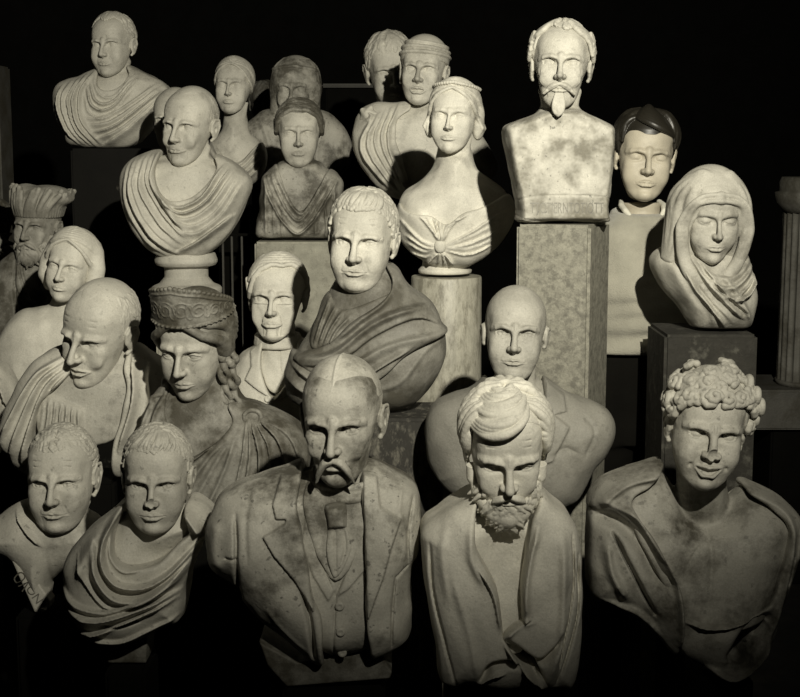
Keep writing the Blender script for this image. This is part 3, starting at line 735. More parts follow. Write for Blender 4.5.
# ---- lower left man with inscription on his chest
mE = stone('pale_worn_marble', .44, dirt=.3, thresh=.6, spots=.3)
b = Bust('marble_bust', 'marble bust with jutting ears and stern mouth, letters carved on its chest', 3.2, (45, 604), D=9.5, B=8, R=9, tilt=.08, vx=.3,
    sil=[(26, 500), (10, 508), (-10, 522), (-30, 538), (-24, 550), (0, 553), (14, 561), (26, 577), (34, 590), (42, 598), (50, 598), (54, 590), (56, 578), (66, 568), (85, 560), (102, 545), (108, 530), (98, 518), (85, 510), (60, 500)])
b.set_head(62, 477, 105, yaw=-2, pitch=1, roll=-1, dy=-3)
V = b.field(None, 0, folds=[([(22, 508), (34, 520), (50, 536)], 2.6, .9, 's'), ([(54, 540), (54, 570), (50, 598)], 4, -.3)], blobs=[(62, 540, 18, 14, -.8)])
b.add_neck(V, (60, 538), 5.2, 6.0)
b.part('chest', mE, V)
# band with letters
BP = b.P([(20, 552), (28, 547), (58, 592), (57, 598), (48, 604), (42, 602)], True, False)
V = Vol((BP[:, 0].min() - 1, -9, BP[:, 1].min() - 1), (BP[:, 0].max() + 1, -1, BP[:, 1].max() + 1), .25)
sd = poly_sd(V.ax[0][:, None].astype(float), V.ax[2][None, :].astype(float), BP)[:, None, :]; Y = V.ax[1][None, :, None]
V.F = smax(np.broadcast_to(sd, tuple(V.n)), np.maximum(-7.2 - Y, Y + 2.5) + 0 * sd, .3).astype(f32)
bd = b.part('inscribed_band', mE, V, label='carved band with worn letters')
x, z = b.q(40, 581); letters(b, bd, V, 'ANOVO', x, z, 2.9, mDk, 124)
b.build_head(dict(wide=1.05, pupil=1, frown=1, age=.35, jaw=1.06, ear=1.2, full=.2, open=.8, lips=.7, chinw=1.15), mE, hair=h_short('short', n=300, r=.5, seed=6, t=.12, wav=1.2, step=7, L=3, flow=lambda az, el: (az/70., -.7)))
H5 = b
# ---- goddess with diadem
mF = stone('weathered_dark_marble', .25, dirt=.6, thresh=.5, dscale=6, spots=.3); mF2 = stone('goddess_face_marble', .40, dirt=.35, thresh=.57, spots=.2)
b = Bust('marble_bust', 'marble goddess bust with tall ornamented diadem, wavy hair and long side curls', 3.3, (215, 520), D=10, B=8, R=9, tilt=.1, vx=.32,
    sil=[(172, 380), (160, 392), (145, 420), (140, 460), (150, 500), (190, 520), (240, 518), (280, 500), (305, 470), (309, 445), (300, 425), (275, 408), (245, 398), (230, 375), (200, 372)])
b.set_head(195, 343, 104, yaw=-17, pitch=15, roll=1, dy=-4)
V = b.field(None, 0, blobs=[(200, 420, 25, 20, -.6)])
b.add_neck(V, (208, 415), 5.3, 6.5)
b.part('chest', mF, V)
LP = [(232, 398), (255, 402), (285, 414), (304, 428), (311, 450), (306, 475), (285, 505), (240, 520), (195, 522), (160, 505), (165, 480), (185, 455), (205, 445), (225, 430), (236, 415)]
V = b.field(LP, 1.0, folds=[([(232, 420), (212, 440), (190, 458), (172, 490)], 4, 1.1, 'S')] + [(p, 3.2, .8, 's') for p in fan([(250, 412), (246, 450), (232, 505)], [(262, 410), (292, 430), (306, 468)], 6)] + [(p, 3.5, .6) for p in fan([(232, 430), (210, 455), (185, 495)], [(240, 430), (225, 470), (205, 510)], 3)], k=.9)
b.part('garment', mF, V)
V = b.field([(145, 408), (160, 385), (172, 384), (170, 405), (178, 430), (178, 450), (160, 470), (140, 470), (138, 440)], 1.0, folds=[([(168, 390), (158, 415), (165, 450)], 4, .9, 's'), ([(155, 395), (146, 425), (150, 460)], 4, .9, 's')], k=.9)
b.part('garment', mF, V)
V0 = b.field([(240, 395), (272, 395), (272, 425), (240, 425)], 1.2)
for px, py in ((256, 411), (163, 398)):
    x, z = b.q(px, py); y = b.surf(V0, x, z) if px > 200 else -5
    H = Vol((x-3.5, y-3, z-3.5), (x+3.5, y+3, z+3.5), .2)
    P = [(x + 2*math.cos(a), y - .4, z + 1.7*math.sin(a)) for a in np.linspace(0, 6.28, 17)]
    H.chain(P, [.5]*17, .1); H.ell((x, y-.2, z), (1.3, .7, 1.1), .2); H.ell((x, y, z), (2.6, .5, 2.2), .2)
    b.part('brooch', mF, H)
def dia(H):
    for i in range(31):
        pass
    # bandeau: tall curved plate following the head, higher in the middle
    X = H.ax[0][:, None, None]; Y = H.ax[1][None, :, None]; Z = H.ax[2][None, None, :]
    el = np.sqrt((X/8.6)**2 + ((Y-1.2)/9.6)**2); sh = np.abs((el - 1) * 8.6) - .5
    az = np.abs(np.degrees(np.arctan2(X, -(Y-1.2)))) + 0*Z
    top = np.interp(az, [0, 40, 80, 110, 130], [16.8, 15.4, 12.4, 9.6, 8.0]); bot = np.interp(az, [0, 60, 130], [7.0, 7.4, 7.0])
    d = smax(smax(sh + 0*Z, Z - top, .3), bot - Z, .3); d = smax(d, (az - 128) * .12, .3)
    H.F = smin(H.F, d.astype(f32), .2)
    def pt(a, z, o=.55):
        r = math.radians(a); return (math.sin(r)*(8.6+o), 1.2 - math.cos(r)*(9.6+o), z)
    H.chain([pt(a, 7.4 + .003*abs(a), .5) for a in range(-120, 121, 8)], [.35]*31, .1)
    for a in range(-116, 117, 8): H.ell(pt(a, 7.5, .75), (.42, .42, .3), .08)
    for a in range(-120, 121, 7):
        t = float(np.interp(abs(a), [0, 40, 80, 110, 130], [16.8, 15.4, 12.4, 9.6, 8.0])); H.ell(pt(a, t, .2), (.55, .55, .5), .1)
    H.chain([pt(a, float(np.interp(abs(a), [0, 40, 80, 110, 130], [15.7, 14.3, 11.4, 9.0, 8.0]))) for a in range(-110, 111, 8)], [.25]*28, .1)
    for a in range(-84, 85, 24):
        t = float(np.interp(abs(a), [0, 40, 80, 110], [14.2, 13.1, 10.9, 8.9])); c = (8.5 + t) / 2 + .1; R0 = max(.5, (t - 8.1) / 2.6)
        H.chain([pt(a + math.degrees(R0*math.cos(q)*(1-q/14)/9), c + R0*math.sin(q)*(1-q/14), .5) for q in np.linspace(0, 10, 26)], [.22]*26, .08)
        H.chain([pt(a + 12 + math.degrees(.4*math.cos(q)*R0/9), c - .3 + .8*R0*math.sin(q), .5) for q in np.linspace(0, 6.3, 12)], [.2]*12, .08)
def hF(H):
    h_woman('goddess', rows=8, r=.85, seed=2, t=.9, wave=3.2, k=.1)(H)
    H.ell((0, 5.5, 5), (7.6, 6.0, 6.0), 1.5)
    for q in (1, -1): H.ell((7.4*q, 0.5, .5), (2.0, 3.6, 3.6), 1.2)
def curls(q, n=4):
    def f(H):
        for i in range(n):
            P = []; R = []
            for j in range(40):
                u = j / 39; x = q*(6.6 + .75*i + 1.0*u) + .5*math.sin(j*.55 + i*2); y = -.8 - 3.5*u + i*.7 - .6*math.cos(j*.55 + i*2); z = -2.0 - 17.5*u
                P.append((x, y, z)); R.append(.85 + .12*math.sin(j*1.1 + i) - .3*u)
            H.chain(P, R, .05)
    return f
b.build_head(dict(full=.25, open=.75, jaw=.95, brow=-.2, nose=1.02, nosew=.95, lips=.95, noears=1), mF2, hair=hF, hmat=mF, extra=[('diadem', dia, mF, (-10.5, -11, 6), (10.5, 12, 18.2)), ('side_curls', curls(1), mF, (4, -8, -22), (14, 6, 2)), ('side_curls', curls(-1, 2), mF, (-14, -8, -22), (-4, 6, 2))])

# ---- stout orator wrapped in cloak
mG = stone('bronze_grey_marble', .22, dirt=.45, thresh=.53, dscale=5, spots=.2); mG2 = stone('orator_head_marble', .50, dirt=.3, thresh=.62, spots=.15)
b = Bust('marble_bust', 'broad marble bust with short fringed hair, heavy cloak crossing the chest', 3.5, (385, 412), D=11, B=9, R=10, tilt=.08, vx=.33,
    sil=[(340, 275), (325, 300), (310, 330), (296, 352), (290, 375), (300, 400), (340, 410), (380, 410), (405, 406), (425, 392), (440, 370), (446, 350), (442, 325), (425, 300), (405, 285), (392, 268), (365, 262)])
b.flat = (411 - 408.5)*0 + .9; b.set_head(362, 240, 101, yaw=-9, pitch=2, roll=3, dy=-3)
V = b.field(None, 0, folds=[([(444, 335), (425, 345), (400, 375), (372, 385)], 4, .4)])
b.add_neck(V, (360, 320), 5.6, 7.0)
b.part('chest', mG, V)
V = b.field([(322, 300), (330, 292), (345, 305), (392, 290), (385, 300), (345, 330), (318, 345), (312, 335)], .8, folds=[(p, 2.2, .7, 's') for p in fan([(330, 297), (322, 318), (316, 338)], [(350, 312), (338, 325), (330, 340)], 4)])
b.part('tunic', mG, V)
CP = [(385, 262), (398, 268), (410, 286), (430, 300), (442, 322), (447, 330), (425, 338), (405, 350), (385, 368), (362, 380), (330, 372), (300, 358), (297, 350), (330, 338), (355, 315), (385, 295), (392, 280)]
V = b.field(CP, 1.7, folds=[([(300, 352), (335, 345), (370, 318), (400, 305), (430, 300)], 6, 1.3, 'S'), ([(305, 358), (340, 352), (380, 325), (415, 312), (440, 320)], 5, .9, 's'), ([(340, 366), (375, 345), (400, 335), (445, 328)], 5.5, 1.3, 'S'), ([(392, 275), (385, 295), (360, 315), (335, 335)], 5, 1.3), ([(352, 378), (380, 360), (410, 342)], 4, .8, 's')], k=1.0)
b.part('cloak', mG, V)
V = b.field([(290, 350), (300, 352), (335, 366), (362, 380), (372, 398), (350, 412), (320, 408), (288, 395), (284, 370)], 1.2, folds=[([(295, 360), (320, 375), (350, 385)], 5, 1.0, 's'), ([(290, 375), (320, 390), (350, 398)], 5, 1.0, 's')], k=.9)
b.part('cloak', mG, V)
x, z = b.q(388, 367); y = -10.5
H = Vol((x-5, y-3, z-5), (x+6, y+5, z+5), .25)
for cx, cz, rr in ((x-1.2, z, 1.3), (x+1.3, z+.6, 1.2), (x+.2, z-1.6, 1.0)):
    H.chain([(cx + rr*math.cos(a), y, cz + rr*math.sin(a)) for a in np.linspace(0, 5.6, 12)], [.42]*12, .1)
for dx in (2.6, 3.8): H.cap((x + dx, y+.3, z + 2.0), (x + dx + .3, y+.3, z - 2.6), .35)
H.ell((x+1, y+1.8, z), (4.2, 1.5, 2.8), .3)
b.part('clasp', mG, H, label='ornamental clasp on the chest')
b.build_head(dict(pupil=1, full=.55, age=.45, frown=.45, jaw=1.04, open=.9, lips=.7, chinw=1.2, nosew=1.1, ear=.95), mG2, hair=h_short('short', n=260, r=.6, seed=8, t=.35, fringe=10, wav=.9, step=10, k=.06))

# ---- bald man in jacket
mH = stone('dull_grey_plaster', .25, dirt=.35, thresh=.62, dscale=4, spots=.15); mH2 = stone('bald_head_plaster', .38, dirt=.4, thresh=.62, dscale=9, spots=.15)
b = Bust('plaster_bust', 'grey bust of a bald man with dark brows in a lapelled jacket', 3.25, (520, 502), D=9, B=7, R=9, tilt=.1, vx=.33,
    sil=[(490, 375), (475, 388), (445, 398), (430, 412), (426, 440), (434, 470), (440, 480), (470, 500), (530, 505), (570, 500), (590, 470), (606, 450), (613, 430), (608, 412), (590, 402), (565, 393), (548, 380), (520, 368)])
b.set_head(515, 333, 97, yaw=-5, pitch=-5, roll=3, dy=-3)
V = b.field([(490, 370), (545, 368), (550, 395), (530, 450), (505, 440)], -.2, shrink=.8)
b.add_neck(V, (518, 402), 5.0, 6.2)
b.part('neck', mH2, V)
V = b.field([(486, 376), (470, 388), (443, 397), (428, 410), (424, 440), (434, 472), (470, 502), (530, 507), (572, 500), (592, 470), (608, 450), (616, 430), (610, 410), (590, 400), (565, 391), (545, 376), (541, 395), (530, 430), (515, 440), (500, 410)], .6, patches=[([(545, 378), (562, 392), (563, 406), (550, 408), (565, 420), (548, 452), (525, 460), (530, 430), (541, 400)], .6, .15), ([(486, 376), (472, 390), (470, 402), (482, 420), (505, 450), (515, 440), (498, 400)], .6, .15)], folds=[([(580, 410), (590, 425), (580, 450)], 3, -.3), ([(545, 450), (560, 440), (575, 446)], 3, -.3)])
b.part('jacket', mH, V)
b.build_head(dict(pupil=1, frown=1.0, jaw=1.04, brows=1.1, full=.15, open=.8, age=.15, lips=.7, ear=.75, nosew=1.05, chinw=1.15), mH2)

# ---- old man looking down, toga
mI = stone('ivory_marble', .45, dirt=.25, thresh=.6, spots=.2); mI2 = stone('tunic_marble', .36, dirt=.4, thresh=.55, spots=.2)
b = Bust('marble_bust', 'balding old man in marble, head bent aside, pleated tunic under a toga', 3.5, (88, 470), D=10, B=8, R=10, tilt=.1, vx=.33,
    sil=[(72, 345), (50, 352), (30, 370), (14, 400), (4, 428), (10, 450), (40, 468), (90, 472), (130, 468), (155, 445), (172, 410), (168, 370), (155, 356), (138, 347), (105, 340)])
b.set_head(100, 331, 105, yaw=-24, pitch=13, roll=9, dy=-5)
V = b.field([(60, 345), (135, 345), (140, 380), (125, 430), (60, 440), (45, 400)], 0, shrink=.8, folds=[(p, 2.3, .7) for p in fan([(54, 392), (52, 415), (48, 440)], [(88, 402), (88, 420), (86, 445)], 7)], patches=[([(40, 384), (60, 388), (92, 402), (95, 470), (30, 470)], .5, .3)])
b.add_neck(V, (103, 388), 5.4, 7.0)
b.part('tunic', mI2, V)
LP = [(75, 344), (50, 350), (30, 366), (14, 396), (4, 425), (10, 442), (18, 450), (20, 465), (38, 470), (46, 450), (44, 430), (50, 400), (60, 386), (78, 368)]
V = b.field(LP, 1.5, folds=[(p, 4.6, 1.5, 's') for p in fan([(72, 352), (42, 372), (10, 432)], [(80, 366), (60, 390), (44, 462)], 4)], k=.9)
b.part('toga', mI, V)
V = b.field([(135, 344), (155, 355), (170, 368), (174, 410), (158, 445), (140, 468), (120, 470), (122, 440), (130, 410), (134, 380), (130, 360)], 1.5, folds=[([(138, 352), (142, 390), (128, 440)], 4.5, 1.4, 's'), ([(155, 360), (158, 400), (142, 455)], 5, 1.2)], k=.9)
b.part('toga', mI, V)
b.build_head(dict(age=1, frown=.9, thin=.4, jaw=1.0, open=.7, hook=.5, lips=.6, gape=.4, nose=1.1, ear=1.05), mI, hair=h_bald('reced', 230, .36, 4, .06), vx=.2)

# ---- young man in high collar
mJ = stone('bright_white_marble', .58, dirt=.12, thresh=.65, spots=.1)
b = Bust('marble_bust', 'slender young man in white marble with stand-up collar and one-button coat', 4.1, (276, 430), D=9, B=7, R=9, tilt=.08, vx=.34,
    sil=[(266, 335), (255, 346), (242, 356), (232, 375), (230, 400), (240, 425), (275, 432), (310, 425), (325, 400), (326, 370), (315, 352), (298, 338)])
b.set_head(277, 297, 86, yaw=-5, pitch=0, roll=1, dy=-2)
V = b.field([(262, 338), (300, 338), (300, 352), (286, 385), (272, 385), (262, 360)], 0, shrink=.8, folds=[([(281, 345), (283, 370)], 1.5, -.3)])
b.add_neck(V, (280, 352), 4.6, 5.4, cords=False)
b.part('shirt', mJ, V)
H = Vol((-12, -14, 18), (12, 14, 50), .3)
for rr, zz in ((6.1, -13.2), (6.0, -12.2), (5.9, -11.2)):
    H.chain([b.hp((math.sin(a)*rr, 1.5 - math.cos(a)*rr, zz - .5*math.cos(a))) for a in np.linspace(-2.9, 2.9, 21)], [.75]*21, .6)
b.part('collar', mJ, H)
V = b.field([(266, 333), (254, 345), (240, 354), (230, 375), (228, 400), (240, 427), (275, 434), (312, 427), (328, 400), (328, 370), (316, 350), (298, 336), (298, 350), (288, 378), (276, 392), (268, 380), (263, 355)], .7, patches=[([(265, 337), (252, 348), (254, 362), (248, 375), (262, 385), (275, 393), (272, 380), (264, 360)], .8, .12), ([(298, 340), (306, 350), (300, 385), (278, 394), (286, 378), (298, 352)], .8, .12)], folds=[([(276, 392), (278, 430)], 1.5, -.4)])
b.part('coat', mJ, V); button(b, V, 271, 393, 1.1, mJ)
def hJ(H):
    h_woman('short', rows=8, r=.6, seed=7, t=.25, wave=1.2, part=20, bun=False, k=.25)(H)
b.build_head(dict(thin=.1, full=.1, jaw=.97, frown=.45, open=.9, nosew=.9, lips=1.0), mJ, hair=hJ, vx=.22)

# ---- bald Roman on a turned socle
mK = stone('cream_marble', .49, dirt=.25, thresh=.6, spots=.2)
b = Bust('marble_bust', 'bald Roman marble bust with sweeping toga folds on a turned socle', 4.6, (186, 257), D=11, B=8, R=10, tilt=.06, vx=.36,
    sil=[(160, 152), (140, 157), (126, 168), (123, 185), (127, 210), (138, 232), (152, 248), (170, 256), (195, 257), (212, 250), (230, 232), (243, 208), (250, 188), (247, 176), (235, 165), (215, 155), (190, 148)])
b.set_head(190, 126, 78, yaw=-20, pitch=4, roll=4, dy=-3)
V = b.field([(155, 150), (222, 150), (225, 175), (200, 205), (165, 200)], -.2, shrink=1)
b.add_neck(V, (193, 180), 5.2, 6.5)
b.part('chest', mK, V)
DP = [(162, 150), (140, 155), (125, 167), (121, 185), (126, 211), (137, 234), (152, 250), (170, 258), (195, 259), (213, 251), (231, 233), (244, 208), (252, 188), (249, 175), (236, 163), (216, 154), (220, 168), (210, 185), (195, 197), (178, 200), (166, 192), (160, 170)]
fo = [(p, 3.2, 1.1, 's') for p in fan([(160, 155), (158, 180), (172, 205), (190, 228)], [(132, 165), (130, 200), (150, 238), (175, 256)], 6)]
fo += [(p, 3.0, 1.1, 'S') for p in fan([(162, 180), (178, 205), (205, 196), (226, 165)], [(180, 226), (200, 232), (225, 215), (246, 182)], 5)] + [([(182, 250), (205, 238), (235, 215)], 4, .9, 'S')]
V = b.field(DP, 1.3, folds=fo, k=.9)
b.part('toga', mK, V)
b.build_head(dict(age=.8, frown=.5, jaw=1.0, open=.8, lips=.7, thin=.3, ear=1.05), mK, hair=h_bald('reced', 200, .3, 5, .03), vx=.23)
H = Vol((-13, -12, -18), (13, 12, 2), .35)
b.root['_s'] = 1
def lathe(H, prof, k=.4, c=(0, 0)):
    X = H.ax[0][:, None, None] - c[0]; Y = H.ax[1][None, :, None] - c[1]; z = H.ax[2]
    P = sorted(prof); r = np.interp(z, [p[0] for p in P], [p[1] for p in P])
    d = np.sqrt(X*X + Y*Y) - r[None, None, :]; d = smax(d, np.maximum(P[0][0] - z, z - P[-1][0])[None, None, :] + 0*d, k)
    H.F = smin(H.F, d.astype(f32), .1)
lathe(H, [(1.5, 9.5), (-.8, 10.3), (-1.6, 10.3), (-2.6, 9.6), (-3.2, 7.2), (-6.5, 7.2), (-8.6, 9.0), (-9.4, 11.0), (-10.2, 11.6), (-11.6, 11.6), (-12.4, 11)])
del b.root['_s']
b.part('socle', mK, H)

# ---- orphan head behind the bald Roman
mL = stone('bleached_marble', .52, dirt=.2, thresh=.62, spots=.2)
b = Bust('marble_bust', 'half-hidden smooth marble head directly behind the bald Roman', 5.05, (172, 205), D=8, B=7, R=9, vx=.4,
    sil=[(158, 158), (145, 166), (138, 185), (145, 205), (175, 212), (205, 205), (212, 185), (200, 168), (185, 156)])
b.set_head(175, 121, 66, yaw=-8, pitch=2, roll=0)
V = b.field(None, 0); b.add_neck(V, (174, 175)); b.part('chest', mL, V)
b.build_head(dict(frown=.7, jaw=.97), mL, hair=h_bald('short', 100, .25, 3, .02), vx=.25)

# ---- senator top left
mM = stone('grey_ivory_marble', .47, dirt=.35, thresh=.6, dscale=5, spots=.2)
b = Bust('marble_bust', 'topmost Roman marble bust with receding hair and layered toga on dark pedestal', 5.5, (108, 144), D=10, B=8, R=10, tilt=.06, vx=.4,
    sil=[(97, 70), (80, 78), (62, 84), (56, 96), (59, 115), (67, 132), (74, 143), (110, 146), (135, 144), (152, 128), (166, 102), (169, 90), (160, 82), (142, 73), (128, 66), (112, 64)])
b.set_head(113, 45, 62, yaw=-14, pitch=4, roll=0, dy=-3)
V = b.field([(94, 68), (135, 66), (138, 85), (115, 105), (95, 95)], -.2, shrink=1)
b.add_neck(V, (114, 84), 5.4, 6.5); b.part('chest', mM, V)
DP = [(99, 69), (80, 76), (61, 82), (54, 96), (57, 115), (66, 133), (73, 145), (110, 148), (136, 145), (153, 129), (168, 103), (171, 90), (160, 80), (142, 71), (129, 65), (132, 76), (124, 88), (112, 92), (102, 86)]
fo = [(p, 2.4, 1.1, 's') for p in fan([(96, 74), (86, 95), (88, 122), (104, 145)], [(66, 88), (62, 105), (70, 128), (82, 144)], 5)] + [(p, 2.2, .9, 'S') for p in fan([(100, 80), (106, 96), (120, 96), (136, 76)], [(90, 92), (98, 116), (120, 112), (142, 84)], 4)] + [(p, 2.6, 1.1, 'S') for p in fan([(92, 118), (112, 118), (140, 100), (160, 84)], [(108, 145), (125, 136), (145, 120), (166, 98)], 5)]
V = b.field(DP, 1.2, folds=fo, k=.8); b.part('toga', mM, V)
b.build_head(dict(age=.8, frown=.6, jaw=1.05, full=.2, open=.8, lips=.7), mM, hair=h_short('reced', n=230, r=.5, seed=9, t=.25), vx=.26)
def hood(H, cen, rad, op_c, op_r, folds, drop=None):
    """cloth drawn over the head with an opening for the face"""
    H.ell(cen, rad, 0)
    if drop:
        for q in (1, -1): H.chain([(q*drop[0], 1, 0), (q*drop[1], 1, -8), (q*drop[2], 1, -15)], [4, 4.2, 4.5], 2.5)
        H.cap((0, 5, 0), (0, 6, -15), 8, 9, 2)
    H.ell(op_c, op_r, .5, '-')
    for f in folds: H.curve(f[0], [f[1]]*len(f[0]), 1.0, 5)
def on_hood(cen, rad, az, el, t=0.):
    a, e = math.radians(az), math.radians(el)
    return A3(*cen) + (A3(*rad) + t) * A3(math.sin(a)*math.cos(e), -math.cos(a)*math.cos(e), math.sin(e))

# ---- herm with moustache and goatee
mN = stone('brilliant_marble', .47, dirt=.2, thresh=.56, spots=.15); mN2 = stone('herm_block_marble', .52, dirt=.5, thresh=.49, dscale=9, spots=.5, dirt_col=(.13, .12, .09))
b = Bust('marble_herm', 'white marble herm of a man with moustache and pointed goatee, on a tall granite pillar', 3.6, (563, 222), D=9.5, B=9.5, R=1.8, tilt=0, vx=.3,
    sil=[(503, 128), (512, 122), (530, 116), (545, 110), (575, 109), (590, 115), (604, 122), (612, 128), (612, 140), (611, 165), (607, 205), (607, 222), (580, 222), (545, 222), (517, 222), (516, 205), (508, 165), (503, 140)])
b.flat = .1; b.set_head(561, 66, 88, yaw=-7, pitch=-2, roll=2, dy=-2)
V = b.field(None, 0, patches=[([(521, 196), (604, 196), (604, 218), (521, 218)], -.25, .1, True), ([(522, 197.2), (603, 197.2), (603, 217), (522, 217)], .2, .1, True)], blobs=[(562, 135, 14, 12, -.8), (535, 145, 22, 10, .4), (590, 145, 22, 10, .4)])
b.add_neck(V, (560, 122), 5.0, 6.0)
o = b.part('block', mN2, V)
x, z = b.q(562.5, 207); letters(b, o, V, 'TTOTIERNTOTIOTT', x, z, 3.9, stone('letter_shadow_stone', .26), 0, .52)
def hN(H):
    h_short('reced', n=60, r=.6, seed=12, t=.35, wav=.3)(H)
    for q in (1, -1):
        for i in range(20):
            P = []; R = []; e0 = 78 - 2.6*i; az = (6 if q > 0 else 10) + 3.2*i
            for j in range(8):
                u = j/7; P.append(skull(q*(az + 62*u), e0*(1-u) + (-2 + i)*u + 5*math.sin(j*1.4), .35 + .9*u)); R.append(.62 - .1*math.cos(j))
            if az > 22 or q > 0: H.chain(P, R, .1)
        for i in range(12):
            a = i*.8; c = skull(q*(72 + 3*(i % 4)), 26 - 5*i*.6, 1.1); H.chain([c + A3(0, .9*math.cos(t+a), .9*math.sin(t+a)) for t in (0, 1, 2, 3, 4)], [.6, .6, .55, .5, .3], .1)
def bN(H):
    moustache(H, 3.2, 2.0, .85, y0=-10.0)
    for g in (1, -1): H.chain([(3.3*g, -8.8, -7.3), (4.0*g, -8.3, -7.9), (4.3*g, -7.9, -7.6)], [.5, .4, .2], .15)
def gN(H):
    for i in range(7): 
        x = (i - 3) * .36; H.curve([(x*.8, -9.2, -8.0), (x*1.15, -9.7, -10.2), (x*1.1, -10.0 + abs(x)*.3, -12.0), (x*.7, -9.9, -13.6 + abs(x)*.5)], [.35, .5, .55, .45], .08)
b.build_head(dict(open=.95, nose=1.05, thin=.4, jaw=.95, frown=.25, neck=1.05, lips=.8, age=.15), mN, hair=hN, extra=[('moustache', bN, mN, (-6, -13, -12), (6, -6, -2)), ('goatee', gN, mN, (-4, -13, -16), (4, -6, -6))])

# ---- woman with pearl diadem
mO = stone('smooth_white_marble', .62, dirt=.25, thresh=.63, spots=.12)
b = Bust('marble_bust', 'bare-shouldered woman in white marble with pearl diadem and gathered bodice', 4.05, (445, 268), D=11, B=8, R=9, tilt=.12, vx=.34,
    sil=[(441, 148), (433, 165), (418, 180), (402, 192), (396, 206), (397, 225), (404, 242), (420, 256), (436, 264), (462, 265), (478, 258), (496, 244), (508, 228), (513, 210), (508, 192), (492, 178), (476, 165), (470, 148)])
b.set_head(454, 117, 73, yaw=-12, pitch=0, roll=3, dy=-3)
BL = [(421, 215, 14, 14, 1.6), (462, 215, 17, 14, 1.6)]; b.blobs = BL
V = b.field(None, 0, shrink=.5); b.add_neck(V, (455, 168), 5.3, 6.6); b.part('chest', mO, V)
fo = [(p, 1.8, .4, 's') for p in fan([(434, 242), (420, 236), (399, 214)], [(434, 248), (425, 254), (410, 250)], 5)] + [(p, 1.8, .4, 'S') for p in fan([(444, 242), (470, 228), (506, 204)], [(444, 248), (468, 252), (490, 244)], 5)] + [(p, 1.5, .8) for p in fan([(437, 238), (428, 224), (418, 214)], [(442, 238), (450, 222), (464, 212)], 8)] + [(p, 1.5, .7) for p in fan([(436, 250), (432, 256), (428, 262)], [(442, 250), (448, 256), (452, 262)], 4)]
V = b.field([(399, 203), (405, 209), (415, 213), (430, 214), (445, 222), (460, 212), (480, 206), (506, 194), (515, 205), (511, 226), (497, 246), (479, 260), (462, 267), (436, 266), (419, 258), (402, 243), (395, 222)], .8, folds=fo, k=.7)
b.part('bodice', mO, V); x, z = b.q(439, 243); y = b.surf(V, x, z)
H = Vol((x-3, y-3, z-3), (x+3, y+3, z+3), .2); H.ell((x, y, z), (1.7, 1.0, 2.0), 0); b.part('brooch', mO, H)
H = Vol((-8, -9, -3), (10, 9, 4), .35); x, z = b.q(450, 264); lathe(H, [(-1.5 + z*.0, 7.6), (-.5, 7.8), (.8, 6.6), (3, 6.4)]); b.part('socle', mO, H)
def hO(H):
    h_woman('woman', rows=9, r=.55, seed=3, t=.35, wave=.0, bun=True, k=.3)(H)
    for q in (1, -1):
        H.ell((7.9*q, 1.8, -3.2), (2.0, 3.4, 3.9), .8); H.ell((7.0*q, 3.5, .8), (2.4, 3.8, 4), 1)
        for i in range(6): H.chain([(8.0*q + .3*q*(i%2), -1.2 + i*.9, 0), (9.5*q, -.6 + i*.95, -3.2), (8.0*q, .2 + i*.9, -6.4)], [.5, .65, .4], .12)
def dO(H):
    P = [skull(a, 50 - .14*abs(a), 1.1) for a in range(-96, 97, 6)]
    H.chain([p + A3(0, .25, -.1) for p in P], [.55]*len(P), .1)
    for p in [skull(a, 48 - .14*abs(a), 1.55) for a in range(-96, 97, 8)]: H.ell(p, (.62,)*3, .02)
b.build_head(dict(wide=1.07, full=.45, jaw=.95, open=.95, brow=.2, nosew=.85, lips=1.0, chinw=.85, noears=1), mO, hair=hO, extra=[('diadem', dO, mO, (-11, -11, 0), (11, 12, 15))], vx=.22)

# ---- veiled woman
mP = stone('veil_marble', .49, dirt=.3, thresh=.57, spots=.2)
b = Bust('marble_bust', 'veiled woman in pale marble with lowered eyes, on a rough dark block', 3.6, (712, 326), D=11, B=8.5, R=9, tilt=.1, vx=.28,
    sil=[(684, 244), (668, 250), (657, 256), (655, 266), (664, 284), (678, 300), (690, 318), (700, 326), (738, 326), (748, 312), (751, 290), (746, 268), (742, 256), (734, 248), (710, 242)])
b.flat = .2; b.set_head(710, 214, 91, yaw=4, pitch=12, roll=2, dy=-7.5)
V = b.field(None, .0, shrink=1.); b.add_neck(V, (712, 265), 5.2, 6.5); b.part('neck', mP, V)
fo = [(p, 3.0, .9, 's') for p in fan([(670, 254), (682, 280), (698, 302), (716, 324)], [(690, 256), (700, 274), (716, 292), (736, 308)], 4)] + [(p, 3.2, .7, 'S') for p in fan([(690, 262), (704, 272), (724, 272), (744, 256)], [(700, 282), (716, 292), (730, 288), (748, 272)], 3)] + [([(714, 275), (726, 290), (735, 305), (742, 318)], 3, .8), ([(748, 275), (738, 290), (722, 296)], 4, 1.2, 's'), ([(690, 290), (700, 305), (706, 322)], 3, .9), ([(664, 262), (676, 285), (694, 310)], 5, .8)]
V = b.field(None, 1.0, folds=fo, k=.9); b.part('mantle', mP, V)
hc, hr = (0, 1.8, .2), (10.3, 10.4, 12.5)
